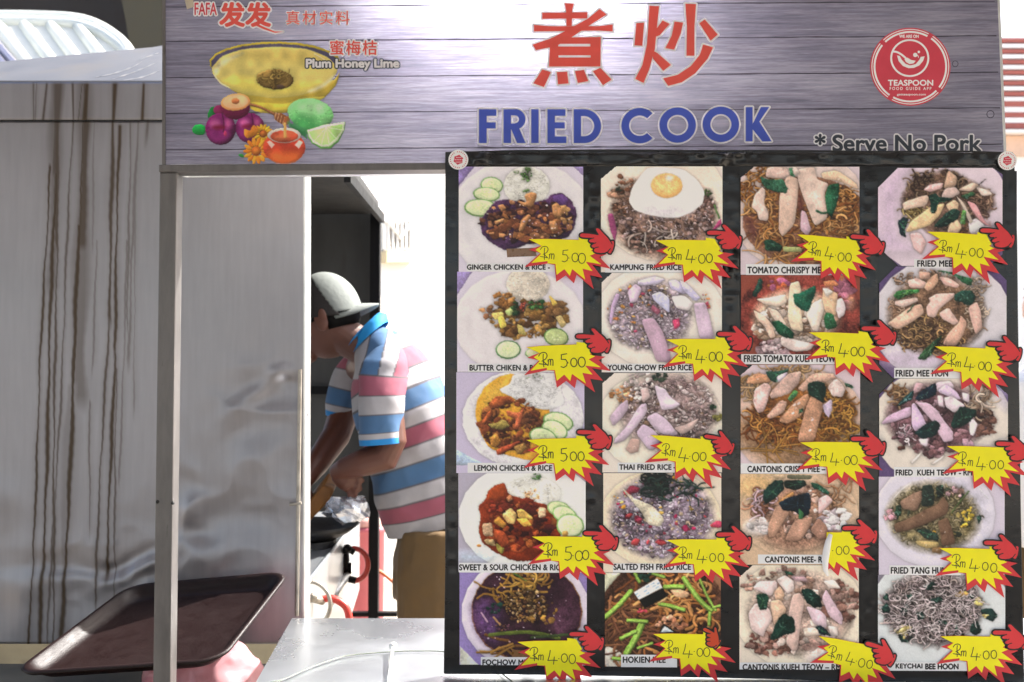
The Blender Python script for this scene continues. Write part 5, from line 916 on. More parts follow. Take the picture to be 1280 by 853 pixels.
leaf(c, '410,340 460,320 490,350 570,350 560,370 480,380 455,455 430,450 425,380', '#1c342e'); leaf(c, '440,540 520,450 580,415 620,440 600,490 520,540', '#203c34'); leaf(c, '215,500 250,475 285,490 260,560 270,610 230,590', '#18262c'); leaf(c, '620,340 700,310 720,330 650,360', '#36583c'); leaf(c, '620,520 630,430 660,430 650,525', '#5a8a4c', '#86b070'); c.s_('740,265 780,232', 5, '#2c2420'); D['A4'] = c
c = mkp('B4', '#5c4c74', 17); c.e(520, 380, 470, 420, '#ccc8d0', sh=.05, tex=.02); c.e(300, 640, 220, 70, '#c3b4cc', ao=0, soft=20, op=.7); c.e(480, 340, 320, 260, '#7a604e', soft=14, tex=.4); c.nood(200, 420, 460, 230, 130, 70, 8, ['#5c4434', '#8a6c50', '#a88860', '#4a3428', '#b49468'], .9); c.nood(90, 740, 280, 70, 190, 60, 8, ['#a89484', '#8c7460', '#c4b4a4'], .9); c.nood(70, 420, 110, 220, 60, 50, 8, ['#8c7260', '#a88c78', '#6e5644'], .9); c.nood(40, 250, 310, 90, 80, 50, 8, ['#9c7c68', '#b89c88'], .9)
for q, k_ in (('285,110 350,95 420,130 400,165 300,160', '#d3b4ac'), ('395,160 430,100 485,60 495,120 450,170 420,185', '#cfa890'), ('495,85 560,95 635,140 620,165 530,140', '#d3b0a8'), ('425,230 480,200 600,195 600,220 500,300 470,360 420,350 410,290 440,250', '#d4b6ae'), ('495,330 560,290 600,350 630,390 600,410 520,370', '#d2b4ac'), ('205,360 300,290 380,265 400,330 300,400 220,440 150,400', '#d0ae9c'), ('200,250 350,225 360,250 260,290 205,275', '#d4bcb4'), ('515,540 560,460 630,390 640,340 685,390 660,470 610,550', '#c09c8c'), ('690,290 750,250 775,320 785,430 740,475 710,380', '#ccaaa0'), ('360,50 440,60 430,100 370,100', '#c4a090')): sl(c, q, k_)
leaf(c, '595,210 640,180 710,175 740,220 730,260 690,280 640,255 600,250', '#1f4038', '#3a6450'); leaf(c, '190,215 220,180 290,175 360,170 370,190 290,210 230,240', '#3c7a44', '#8ab868'); leaf(c, '470,45 560,50 650,85 720,100 715,150 660,130 600,75', '#2f5c40'); leaf(c, '350,635 400,570 470,510 520,475 500,520 440,610 400,640', '#2c4a34', '#6a9458'); c.s_('285,325 310,300 330,270', 9, '#3a5a44'); D['B4'] = c
c = mkp('C4', '#5c4c74', 18); c.e(540, 400, 490, 420, '#d4ccc4', sh=.05, tex=.02); c.p('980,100 985,300 850,120', '#b3aed0', ao=0, soft=20, op=.7); c.e(500, 340, 350, 230, '#63484e', soft=14, tex=.4); c.bits(110, 500, 400, 330, 180, 14, 44, ['#6e5058', '#8c6c74', '#4a343c', '#a08490']); c.bits(40, 820, 370, 70, 90, 14, 40, ['#7c5a50', '#5e423c']); c.nood(40, 230, 180, 70, 60, 70, 12, ['#8a6a4c', '#a88c6c', '#6a4c38'], .8); c.nood(40, 780, 230, 90, 80, 120, 11, ['#b8a490', '#cdbcb0', '#8c7464'], .7); c.nood(30, 280, 440, 70, 50, 60, 9, ['#e0d4dc', '#9c7c88'], .8); c.bits(30, 450, 560, 110, 60, 16, 40, ['#6a4c50', '#8c6c74'])
for q, k_ in (('110,390 160,330 320,260 325,330 210,370', '#bfa4bc'), ('325,250 345,240 400,330 430,400 350,440 325,400', '#c6b0cc'), ('350,235 440,240 500,290 560,380 610,440 610,500 550,515 510,450 470,370 400,290', '#c9b0c2'), ('490,100 590,90 620,130 560,190 500,160', '#d6c6d4'), ('560,110 640,170 665,220 600,210 500,160', '#cbb8d2'), ('545,205 600,195 700,260 620,310 560,270', '#e0d2dc'), ('500,190 540,195 545,270 510,260', '#dccad6'), ('720,360 750,350 780,390 750,470 725,460', '#e6dce6'), ('370,490 440,485 430,540 395,530', '#e4dae4'), ('320,650 400,570 380,610 330,660', '#e2d8d4'), ('460,660 550,600 540,620 480,665', '#e2d8d4'), ('350,100 410,110 380,160 330,180', '#c9a8b0'), ('670,170 720,180 720,240 680,220', '#dccfdc')): sl(c, q, k_)
leaf(c, '345,210 400,150 490,100 500,180 440,215 370,230', '#0f2030', '#2c5450'); leaf(c, '215,270 260,215 340,150 335,210 290,240', '#16383a', '#8ab8c0'); leaf(c, '340,450 400,400 490,355 525,400 490,470 400,490', '#0f2a2c', '#2e5c4c'); leaf(c, '590,400 620,320 655,265 770,290 770,330 700,390 620,420', '#13302c', '#346450'); c.bits(4, 262, 555, 22, 18, 12, 24, ['#6a4438']); D['C4'] = c
c = mkp('D4', '#c3bccc', 19); c.e(500, 300, 430, 380, '#cfcbd8', sh=.08, tex=.02); c.e(560, 320, 340, 300, '#c2bfcf', ao=0, sh=0, soft=14, op=.6); c.e(490, 320, 320, 240, '#84795a', 5, soft=16, tex=.35); c.nood(260, 500, 310, 310, 220, 60, 7, ['#8c8264', '#a89c7c', '#6c6448', '#b8ac90', '#585440'], .9); c.bits(40, 480, 300, 300, 200, 10, 34, ['#5c5c3c', '#8a7c50', '#3c4438']); c.bits(20, 180, 310, 50, 36, 10, 26, ['#b88c98', '#c4a0a4']); c.bits(20, 650, 150, 60, 40, 10, 24, ['#b898a0', '#a08478']); c.bits(12, 730, 290, 40, 50, 12, 28, ['#c4ac4c', '#b09c40']); c.e(492, 432, 16, 14, '#dca83c', ao=0); c.bits(6, 700, 380, 30, 12, 8, 18, ['#d0b048'])
for q, k_ in (('210,370 300,340 430,270 520,230 560,170 600,230 590,300 440,370 300,420 225,430', '#705848'), ('520,350 590,320 620,400 650,510 550,530 540,440', '#6c5444'), ('350,150 410,130 410,190 370,280 270,260 250,210', '#8a7060'), ('360,490 440,490 530,500 520,540 440,540 380,520', '#b09c6c'), ('480,540 560,530 540,580 480,570', '#7c6448')): sl(c, q, k_)
leaf(c, '410,100 480,85 500,160 490,240 400,250 410,170', '#27332e', '#3c4c40'); leaf(c, '505,110 560,85 565,160 520,190', '#222c28'); leaf(c, '225,240 260,235 265,300 235,335 215,290', '#24382c'); leaf(c, '360,410 440,400 520,440 530,490 440,480', '#2c3a34'); c.s_('620,290 680,210 740,140', 12, '#4c6238', op=.8); leaf(c, '795,320 820,305 835,340 810,370', '#1f3c34'); c.s_('200,200 260,130 330,80', 6, '#e6e6ee', ao=0, op=.7); c.s_('800,100 880,190', 8, '#e0e0e8', ao=0, op=.7); D['D4'] = c
c = mkp('E4', '#7a7684', 20); c.e(500, 400, 460, 430, '#c8cdd0', sh=.05, tex=.02); c.e(450, 370, 310, 240, '#8c7c7c', soft=14, tex=.3); c.bits(60, 450, 400, 300, 200, 14, 40, ['#3a3a3c', '#5c5054', '#24302e']); c.nood(520, 450, 360, 320, 230, 90, 6, ['#cfc0c4', '#b0a0a4', '#ddd2d4', '#8f8084', '#c4b4b0'], .9, ao=.35)
for q in ('120,300 150,265 165,320 130,310', '110,370 145,330 175,380 160,410 125,400', '235,380 280,335 300,370 285,410 245,420', '390,220 450,190 470,215 430,250 400,245', '425,310 500,290 515,315 460,340', '335,400 380,390 395,430 360,455', '480,450 530,430 545,470 500,480', '700,470 740,450 770,520 730,550 690,520', '755,375 830,365 875,420 840,455 780,430', '210,520 260,560 290,590 240,590', '660,260 720,290 710,310 670,290', '600,470 620,500 590,530', '265,280 310,280 300,320'): leaf(c, q, '#1a302e', '#2c5044')
c.bits(14, 250, 520, 50, 36, 14, 32, ['#d6c88c', '#c4b478']); c.bits(6, 745, 320, 24, 28, 14, 26, ['#d8ca80']); c.bits(6, 630, 275, 26, 20, 12, 24, ['#d0a860']); c.bits(4, 795, 415, 14, 14, 10, 20, ['#c4b478']); c.nood(160, 450, 360, 300, 220, 80, 5, ['#ddd2d4', '#cbbcc0'], .9, ao=.2); c.e(370, 560, 60, 48, '#b8acb0', op=.0); D['E4'] = c

CAP = {  # caption: strip box, text, text x0,x1, cap top, baseline
 'A1': ((583.5, 329.5, 729, 339.5), 'GINGER CHICKEN & RICE -', 584, 687, 331.6, 337.2), 'B1': ((585, 454.7, 729, 465), 'BUTTER CHIKEN & RICE -', 587.3, 684.5, 456.9, 463.1),
 'C1': ((584.5, 578.5, 731, 591), 'LEMON CHICKEN & RICE', 593, 689.8, 582, 588.2), 'D1': ((573.8, 703.3, 732, 715.5), 'SWEET & SOUR CHICKEN & RICE', 574.3, 705, 705.8, 712.4), 'E1': ((601, 821, 733, 831), 'FOCHOW MEE – RM', 603.4, 686, 824.6, 830.6),
 'A2': ((756, 330, 872, 341), 'KAMPUNG FRIED RICE', 762.8, 851, 331.6, 337.6), 'B2': ((758, 454.8, 902, 465.5), 'YOUNG CHOW FRIED RICE', 759.7, 864, 456.7, 462.8), 'C2': ((772, 578.3, 850, 590.5), 'THAI FRIED RICE –', 774, 846, 581, 587),
 'D2': ((766, 704.2, 901, 715.5), 'SALTED FISH FRIED RICE', 767, 863, 705.3, 711.8), 'E2': ((776, 818, 846, 833.5), 'HOKIEN MEE', 778.6, 831.5, 821, 827.8),
 'A3': ((932, 330.5, 1060, 344), 'TOMATO CHRISPY MEE', 934, 1030, 334.4, 341.8), 'B3': ((926, 443, 1060, 455.5), 'FRIED TOMATO KUEH TEOW', 929.7, 1043.5, 444.8, 452.4), 'C3': ((925.5, 579.3, 1060, 592), 'CANTONIS CRISPY MEE –', 934, 1031, 583, 589.8),
 'D3': ((947, 693, 1045, 704.5), 'CANTONIS MEE- RM', 956, 1033, 696, 702.6), 'E3': ((924, 827.8, 1045, 836.5), 'CANTONIS KUEH TEOW – RM', 928, 1050, 830.3, 837),
 'A4': ((1142, 324.3, 1205, 335), 'FRIED MEE –', 1146, 1197, 326.4, 333.4), 'B4': ((1117, 460, 1200, 473), 'FRIED MEE HON', 1119, 1184, 463.3, 470.5), 'C4': ((1117, 583.8, 1220, 596), 'FRIED  KUEH TEOW - RM', 1119, 1214, 587.6, 594),
 'D4': ((1111, 706.5, 1200, 718.5), 'FRIED TANG HUN -', 1113, 1188, 709.3, 716.6), 'E4': ((1098, 827, 1215, 838), 'KEYCHAI', 1119, 1152, 829.6, 834.8)}
order = ['E', 'D', 'C', 'B', 'A']
for k, c in D.items():
    row = order.index(k[0])
    ph = c.mesh('food_photo', YB, .0018 + row * .00012, M_PRINT, board, cut=[(q if q else (0, 0)) for q in CUT[k]] if k in CUT else None); ph['label'] = 'printed photo of ' + DESC[k]
    (x0, y0, x1, y1), s, tx0, tx1, ct_, bl = CAP[k]; dy = (1 if k in ('B3',) else 0)
    f = Flat(YB, .0026); f.poly([(x0, y0), (x1, y0 + .4), (x1, y1 + .4), (x0, y1)], .00025); cp = f.build('caption_strip', M_PAPER, ph)
    text('caption_text', s, tx0, tx1, ct_ - .25, bl + .15, YB, .00295, M_INK, cp, .42, sp=1.04)
text('caption_text', 'BEE HOON', 1156, 1197, 829.5, 836, YB, .00295, M_INK, board, .5)
for q in ([(633, 311.5), (669, 310), (671, 320.5), (634, 322)], [(640, 812), (668, 813), (666, 823.5), (640, 822)]):
    f = Flat(YB, .0024); f.poly(q, .0001); f.build('brown_tape', M_TAPE, board)

# ------------------------------------------------------------------ price bursts and pointing hands (thin cut-out cards)
YT = [(115, 250), (320, 240), (740, 242), (735, 210), (790, 216), (850, 225), (885, 290), (925, 350), (895, 372), (962, 400), (880, 435), (1027, 540), (833, 511), (920, 626), (795, 600), (832, 736), (665, 607), (640, 696), (568, 612), (473, 686), (455, 549), (355, 545), (357, 517), (153, 545), (272, 428), (200, 380), (277, 330)]
RT = [(108, 247), (320, 237), (742, 239), (900, 300), (925, 385), (1092, 411), (1003, 450), (1148, 592), (914, 546), (1047, 708), (888, 678), (941, 850), (722, 676), (693, 787), (590, 690), (470, 772), (445, 560), (355, 547), (70, 598), (263, 420), (120, 380), (268, 327)]
HT = [(744, 184), (750, 165), (775, 152), (860, 148), (975, 154), (950, 118), (932, 92), (938, 74), (960, 68), (985, 76), (1042, 128), (1100, 175), (1140, 222), (1148, 208), (1172, 204), (1188, 222), (1190, 270), (1180, 330), (1158, 376), (1135, 378), (1108, 358), (1078, 376), (1030, 386), (975, 384), (945, 372), (936, 350), (945, 328), (912, 322), (898, 302), (905, 284), (925, 262), (885, 266), (862, 246), (868, 226), (900, 208), (830, 214), (775, 214), (750, 203)]
HL = [[(858, 240), (880, 218), (925, 200)], [(898, 300), (925, 274), (955, 258)], [(935, 340), (960, 318), (992, 308)], [(1142, 225), (1152, 240), (1160, 252)], [(1145, 312), (1128, 335), (1112, 362)]]
GL = {'R': [[(322, 352), (318, 400), (322, 490)], [(272, 372), (290, 345), (325, 334), (352, 344), (362, 372), (345, 405), (305, 428)], [(318, 425), (345, 455), (362, 470)], [(272, 455), (320, 462), (352, 466)]],
      'm': [[(376, 425), (380, 455), (372, 482)], [(378, 440), (392, 420), (404, 428), (404, 478)], [(404, 440), (420, 420), (434, 432), (432, 482)]],
      '4': [[(525, 370), (515, 430), (495, 488), (550, 486), (605, 490)], [(573, 448), (568, 490), (562, 532)]],
      '5': [[(548, 382), (544, 430), (588, 432), (606, 462), (596, 498), (566, 516), (538, 506)], [(546, 382), (604, 374)]],
      '.': [[(620, 466), (624, 466)]]}
for nme, cx in (('0', 695), ('O', 790)): GL[nme] = [[(cx + 36 * math.cos(t), 466 + (50 if nme == '0' else 52) * math.sin(t)) for t in np.linspace(-1.9, 4.5, 16)]]
def place(pts, ax, ay, rot, sx=1., sy=1., org=(115, 250)):
    c, s = math.cos(R(rot)), math.sin(R(rot)); out = []
    for x, y in pts:
        u = (x - org[0]) / 10.03 * sx; v = (y - org[1]) / 10.03 * sy; out.append((ax + u * c - v * s, ay + u * s + v * c))
    return out
BUR = {'A1': (661, 300, 1.5), 'A2': (819, 301.5, .5), 'A3': (995, 294, 6), 'A4': (1157, 290.6, 4), 'B1': (658, 434.5, -2.5), 'B2': (832, 425, 0), 'B3': (1010, 416, 2), 'B4': (1167, 433.5, 3), 'C1': (658, 550, -1.5), 'C2': (812.6, 544, 5), 'C3': (999, 553, .5), 'C4': (1182, 557.7, 2),
       'D1': (665, 670.6, 1), 'D2': (832.6, 674.8, 0), 'D3': (989, 666, 0), 'D4': (1173, 685, 1.5), 'E1': (647, 802, -1), 'E2': (816, 792, 1), 'E3': (1022.7, 794.7, 11), 'E4': (1174.5, 795, 1)}
HAN = {'A1': (724, 295, 6, 1, 1), 'A2': (882, 292, 2, 1, 1), 'A3': (1060.6, 296.5, 6, 1, 1), 'A4': (1222, 289, 4, 1, 1), 'B1': (719, 421, 2, 1, 1), 'B2': (895, 418, 2, 1, 1), 'B3': (1074.6, 411, 2, 1, 1), 'B4': (1231, 430, 4, 1, 1), 'C1': (720.6, 540, 3, 1, 1), 'C2': (879, 545, 10, .9, .9), 'C3': (1061.5, 548.4, 2, 1, 1), 'C4': (1242, 554.5, 3, 1, 1),
       'D1': (728.5, 666, 3, 1, 1), 'D2': (894, 668, 0, 1, 1), 'D3': (1051, 660, 0, 1, 1), 'D4': (1227.4, 678, 2, 1, 1), 'E1': (711, 792, 2, 1, 1), 'E2': (878, 785, 28, .62, .8), 'E3': (1080, 803, 17, .95, 1), 'E4': (1238.5, 790, 2, 1, 1)}
rr = random.Random(9)
def clipx(pts, x0):
    out = []
    for i, (x, y) in enumerate(pts):
        xp, yp = pts[i - 1]
        if (x >= x0) != (xp >= x0): t = (x0 - xp) / (x - xp); out.append((x0, yp + (y - yp) * t))
        if x >= x0: out.append((x, y))
    return out
row_of = {'A': 4, 'B': 3, 'C': 2, 'D': 1, 'E': 0}
for k, (ax, ay, rot) in BUR.items():
    L0 = .0040 + row_of[k[0]] * .0008; yt_, rt_ = YT, RT
    if k == 'D3': yt_, rt_ = clipx(YT, 545), clipx(RT, 545)
    dx = 1 + rr.uniform(-.012, .012)
    f = Flat(YB, L0); f.poly(place(rt_, ax, ay, rot, dx), .0004); red = f.build('price_burst', M_RED, board)
    if k == 'A1': red['label'] = 'red edged yellow price burst'
    f = Flat(YB, L0 + .00045); f.poly(place(yt_, ax, ay, rot, dx), .00012); yel = f.build('yellow_face', M_YEL, red)
    f = Flat(YB, L0 + .0006); w = {'B1': 1.05, 'C1': 1., 'D1': 1.}.get(k, .78) * rr.uniform(.9, 1.1); mid = '5' if k[1] == '1' and k != 'E1' else '4'
    w *= 1.22
    for ch in 'Rm' + mid + '.0O':
        big = 1.12 if mid == '5' else 1.04
        if k == 'D3' and ch in 'Rm4': continue
        jx, jy, js = rr.uniform(-8, 8), rr.uniform(-8, 8), rr.uniform(.94, 1.1) * big
        for st_k in GL[ch]:
            cx = sum(p[0] for p in st_k) / len(st_k); cy = 440
            q = [(cx + (x - cx) * js + jx, cy + (y - cy) * js + jy) for x, y in st_k]; q = smooth_line(q, 4) if len(q) > 2 and not (ch == '4' or (ch == '5' and len(q) > 5)) else q
            f.line(place(q, ax, ay, rot, dx), w)
    f.build('handwritten_price', M_PEN, yel)
    if k == 'D3':
        b = MB(); ps = [(1036.5, 667), (1033.5, 676), (1031, 688), (1029.5, 700), (1030, 712), (1033, 719)]; b.tube([F(x, y, YB, L0 + .004) for x, y in ps], [.0035, .0055, .0065, .006, .0045, .002], 12); b.build('curled_edge', M_PAPER, red, smooth=True)
for k, (ax, ay, rot, sx_, sy_) in HAN.items():
    L0 = .0052 + row_of[k[0]] * .0008; org = (744, 184); q = place(HT, ax, ay, rot, sx_, sy_, org)
    f = Flat(YB, L0 - .0004); f.fat(q, 1.25); f.poly(q, .0004); o = f.build('pointing_hand', M_BLK, board)
    f = Flat(YB, L0 + .00015); cx = sum(p[0] for p in q) / len(q); f.poly(q, .00005); hp = f.build('hand_print', M_HORG if k == 'E2' else M_HRED, o)
    f = Flat(YB, L0 + .0003); f.line(q + [q[0]], 1.35)
    for l in HL: f.line(place(l, ax, ay, rot, sx_, sy_, org), 1.15)
    f.build('hand_outline', M_BLK, hp)
for cx, cy, r in ((573.2, 200.8, 12.4), (1257.2, 202, 11.8)):
    f = Flat(YB, .006); f.disc(cx, cy, r, n=40); o = f.build('round_badge', M_STKW, board)
    f = Flat(YB, .0062); f.poly([(cx + r * .52 * (1 if i % 2 else .82) * math.cos(R(i * 30 + 10)), cy + r * .52 * (1 if i % 2 else .82) * math.sin(R(i * 30 + 10))) for i in range(12)])
    for i in range(26):
        if i % 13 in (5,): continue
        a = R(i * 360 / 26); f.line([(cx + r * .74 * math.cos(a), cy + r * .74 * math.sin(a)), (cx + r * .86 * math.cos(a + .03), cy + r * .86 * math.sin(a + .03))], .9, False)
    f.build('badge_print', M_STKR, o); f = Flat(YB, .0063)
    for y, w in ((-.22, .22), (0, .36), (.24, .25)):
        for i in range(5): x = -w + i * w / 2; f.line([(cx + r * x, cy + r * y), (cx + r * (x + w * .28), cy + r * y)], .8, False)
    f.build('badge_lettering', M_STKW, o)

# ------------------------------------------------------------------ brown tray and pink bag left of the counter
tray = thing('food_tray', 'empty dark brown plastic tray tipped on the pink bag behind the post', 'tray', P(180, 830, 2.1))
K = [P(16, 843, 1.95), P(275, 826, 1.945), P(361, 716, 2.27), P(162, 733, 2.29)]      # near left, near right, far right, far left
def TP(u, v, h=0.):
    p = K[0].lerp(K[1], u).lerp(K[3].lerp(K[2], u), v); n = (K[1] - K[0]).cross(K[3] - K[0]).normalized(); return p + n * h
def rrect(ins, rad, n=7):
    out = []
    for (cx, cy, a0) in ((1 - ins - rad, 1 - ins - rad, 0), (ins + rad, 1 - ins - rad, 90), (ins + rad, ins + rad, 180), (1 - ins - rad, ins + rad, 270)):
        for i in range(n + 1): a = R(a0 + 90 * i / n); out.append((cx + rad * math.cos(a), cy + rad * math.sin(a)))
    return out
prof = [(-.006, .13, -.004), (-.012, .13, .001), (.0, .13, .004), (.018, .12, .002), (.035, .11, -.010), (.062, .10, -.021), (.085, .09, -.024)]
vs = []; fs = []; N = 32
for ins, rad, h in prof:
    for u, v in rrect(ins, rad): vs.append(TP(u, v, h))
N = len(rrect(0, .1))
for k in range(len(prof) - 1):
    for i in range(N): j = (i + 1) % N; fs.append((k * N + i, k * N + j, (k + 1) * N + j, (k + 1) * N + i))
fs.append(tuple((len(prof) - 1) * N + i for i in range(N)))
o = mk('tray_shell', vs, fs, M_TRAY, tray, smooth=True); m_ = o.modifiers.new('thickness', 'SOLIDIFY'); m_.thickness = .003; m_.offset = -1
bag = thing('plastic_bag', 'bulging translucent pink plastic bag under the brown tray', 'bag', P(265, 853, 2.08))
b = MB(); c0 = P(250, 850, 2.12)
b.ball(P(256, 848, 2.10), (.125, .09, .082), seg=90, fn=lambda n, q: q * (1.02 - .13 * abs(mnoise.noise(Vector((n.x * 1.1 + n.z * 1.6, n.y * 1.5, n.z * 1.1 - n.x * 3.2)))) - .035 * abs(mnoise.noise(Vector((n.x * 4, n.y * 4, n.z * 9)))) + .09 * mnoise.noise(n * 1.7)))
b.build('bag_body', M_BAG, bag, smooth=True)
b = MB(); b.box((-1.3, 1.95, .70), (-.49, 2.32, .725)); 
for x in (-1.28, -.52):
    for y in (1.97, 2.28): b.box((x, y, 0), (x + .025, y + .025, .70))
tag(b.build('low_table', M_DARKIN, None), 'low dark table under the pink bag and the tray', 'table')

# ------------------------------------------------------------------ people
def head_fn(n, q):
    q = q.copy()
    if n.x > 0:      # face side: flatter, chin forward
        q.x *= 1 - .10 * max(0, n.z) + .10 * max(0, -n.z) * max(0, 1 - abs(n.z + .75) * 2)
        q.x *= 1 - .07 * max(0, 1 - abs(n.z - .05) * 5) * max(0, n.x) * (1 if abs(n.y) > .22 else .2)
    if n.z < 0: q.y *= 1 - .34 * (-n.z) ** 1.5; 
    if n.z < -.2 and n.x < 0: q.x *= 1 - .35 * (-n.z - .2)
    return q
def make_head(b, c, fwd, up, k=1.):
    fwd = fwd.normalized(); up = (up - fwd * up.dot(fwd)).normalized(); side = up.cross(fwd); ax = (fwd, side, up)
    L = lambda x, y, z: c + fwd * x * k + side * y * k + up * z * k
    b.ball(c, (.098 * k, .077 * k, .122 * k), ax, 36, head_fn)
    b.tube([L(.088, 0, .022), L(.104, 0, -.004), L(.114, 0, -.022), L(.096, 0, -.034)], [.008 * k, .011 * k, .016 * k, .011 * k], 10)       # nose
    for s_ in (1, -1):
        b.ball(L(.086, .032 * s_, .034), (.012 * k, .024 * k, .008 * k), ax, 12)              # brow
        b.ball(L(.102, .012 * s_, -.028), (.010 * k, .008 * k, .007 * k), ax, 10)
        b.ball(L(.0, .079 * s_, -.012), (.020 * k, .010 * k, .033 * k), ax, 14); b.ball(L(-.010, .086 * s_, .004), (.014 * k, .006 * k, .020 * k), ax, 12)   # ears
        b.ball(L(.066, .044 * s_, -.022), (.026 * k, .020 * k, .022 * k), ax, 12)              # cheek
    b.ball(L(.094, 0, -.056), (.013 * k, .026 * k, .006 * k), ax, 12); b.ball(L(.091, 0, -.069), (.012 * k, .022 * k, .007 * k), ax, 12); b.ball(L(.076, 0, -.098), (.022 * k, .026 * k, .018 * k), ax, 14)
    return L
def eyes(par, L, k=1.):
    b = MB(); b2 = MB()
    for s_ in (1, -1):
        b = MB(); b.ball(L(.083, .031 * s_, .012), .0115 * k, seg=14); o = b.build('eye', M_STKW, par, smooth=True)
        b2 = MB(); b2.ball(L(.0925, .031 * s_, .012), .0045 * k, seg=10); b2.build('pupil', M_HAIR, o)
        b3 = MB(); b3.tube([L(.094, .014 * s_, .034), L(.097, .032 * s_, .040), L(.088, .048 * s_, .034)], [.003, .0038, .002], 6); b3.build('eyebrow', M_HAIR, par)
    b = MB(); b.ball(L(.1035, 0, -.0625), (.005 * k, .02 * k, .0015 * k), seg=10); b.build('mouth', M_SKIN, par)
def hand(b, wrist, palm, dirs, thumb, w=.036):
    """palm as a flattened ball, fingers as bent tubes"""
    d = (palm - wrist).normalized(); sd_ = dirs[0][0]
    b.tube([wrist, wrist.lerp(palm, .5), palm, palm + d * .03], [.024, .030, .033, .026], 12)
    for root, tips in dirs[1:]:
        b.tube([root] + tips, [.0095, .009, .0085, .0068][:len(tips) + 1], 9); b.ball(tips[-1], .0068, seg=8)
    b.tube(thumb, [.013, .011, .0095, .008][:len(thumb)], 9); b.ball(thumb[-1], .008, seg=8)

cook = thing('person', 'cook in striped pink, blue and white polo and backward white cap, bent over the wok', 'person', P(520, 853, 3.1) * 1)
cook.location = (P(530, 700, 3.1).x, 3.1, 0)
DP = 3.1; b = MB()
hc = P(406, 398, DP); up = Vector((-.30, 0, .95)); fw = Vector((-.95, 0, -.30))
LH = make_head(b, hc, fw, up, 1.05)
b.tube([P(418, 410, DP), P(438, 425, DP), P(462, 440, DP), P(482, 458, DP)], [.062, .058, .055, .085], 20)
b.tube([P(482, 452, DP), P(500, 500, DP), P(520, 570, DP), P(540, 640, DP), P(553, 690, DP)], [.10, .125, .13, .115, .11], 20)
# near arm
sh_n = P(484, 462, 2.93)
b.tube([P(482, 452, DP), sh_n, P(484, 510, 2.88), P(489, 552, 2.87), P(482, 570, 2.87), P(455, 578, 2.88), P(430, 586, 2.9), P(420, 592, 2.92)], [.07, .050, .046, .045, .045, .041, .031, .027], 16)
# near hand, fingers curled to the right
wr = P(421, 590, 2.92); pm = P(432, 601, 2.92)
b.tube([wr, P(428, 595, 2.92), P(436, 602, 2.92), P(440, 608, 2.92)], [.027, .033, .034, .026], 14)
for i, (r0, m0, t0) in enumerate((((438, 594), (448, 596), (453, 601)), ((440, 600), (448, 605), (450, 612)), ((440, 607), (445, 613), (444, 620)), ((435, 611), (438, 619), (436, 626)))):
    b.tube([P(*r0, 2.905 + i * .005), P(*m0, 2.90 + i * .005), P(*t0, 2.91 + i * .005)], [.0105, .0095, .0075], 9); b.ball(P(*t0, 2.91 + i * .005), .0075, seg=8)
b.tube([P(430, 590, 2.90), P(440, 585, 2.89), P(449, 586, 2.89), P(454, 592, 2.89)], [.014, .012, .010, .0085], 9)
# far arm
b.tube([P(470, 452, DP), P(448, 462, 3.27), P(432, 510, 3.27), P(420, 545, 3.2), P(396, 580, 3.1), P(380, 603, 3.05), P(376, 612, 3.04)], [.07, .06, .05, .046, .038, .027, .024], 16)
b.tube([P(380, 603, 3.05), P(376, 612, 3.04), P(373, 621, 3.03)], [.026, .033, .03], 12)
for i, (x, y) in enumerate(((366, 634), (371, 638), (377, 638), (383, 634))):
    b.tube([P(369 + i * 3.5, 620, 3.03 - i * .004), P(x + 1, (y + 620) / 2 + 1, 3.01 - i * .004), P(x, y, 3.02)], [.0105, .0095, .0075], 9)
b.tube([P(380, 610, 3.02), P(387, 617, 3.0), P(389, 624, 3.0)], [.013, .011, .009], 9)
# legs and feet
for dy in (-.10, .10):
    hip = P(553, 690, DP) + Vector((0, dy, 0)); kn = Vector((hip.x - .03, DP + dy * 1.1, .5)); an = Vector((hip.x + .02, DP + dy * 1.1, .09)); b.tube([hip, kn, an], [.085, .06, .042], 14)
    b.tube([an + Vector((.03, 0, -.03)), an + Vector((-.06, 0, -.045)), an + Vector((-.17, 0, -.06))], [.04, .036, .028], 12)
body = b.build('body', M_SKIN, cook); remesh(body, .0038, 3); eyes(cook, LH)
# hair: a shell on the back and sides below the cap
def shell(name, c, fwd, up, k, keep, m, par, grow=(1, 1, 1), seg=44, off=0., noise_=0.):
    fwd = fwd.normalized(); up = (up - fwd * up.dot(fwd)).normalized(); side = up.cross(fwd); ax = (fwd, side, up); b = MB()
    b.ball(c, (.098 * k * grow[0], .077 * k * grow[1], .122 * k * grow[2]), ax, seg, lambda n, q: head_fn(n, q) * (1 + off + noise_ * mnoise.noise(n * 9)))
    fs = []
    for f in b.f:
        p = sum((b.v[i] for i in f), Vector()) / 4 - c; l = Vector((p.dot(fwd), p.dot(side), p.dot(up))) / (.1 * k)
        if keep(l): fs.append(f)
    o = mk(name, b.v, fs, m, par, smooth=True); mm = o.modifiers.new('thickness', 'SOLIDIFY'); mm.thickness = .004; mm.offset = 1; return o
shell('hair', hc, fw, up, 1.05, lambda l: (l.z > -.42 and l.x < -.12) or (l.z > .1 and l.x < .75) or (l.z > -.05 and -.2 < l.x < .42 and abs(l.y) > .4), M_HAIR, cook, off=.03, noise_=.03)
cap = thing('cap', 'backward cap', 'cap', hc); cap.parent = cook; cap.location = hc - cook.location
for k_ in ('label', 'category'): del cap[k_]
M_up = Vector((-.12, 0, .99)); M_fw = Vector((-1, 0, -.12))
CW = 1.0
hcap = P(407, 394, DP)
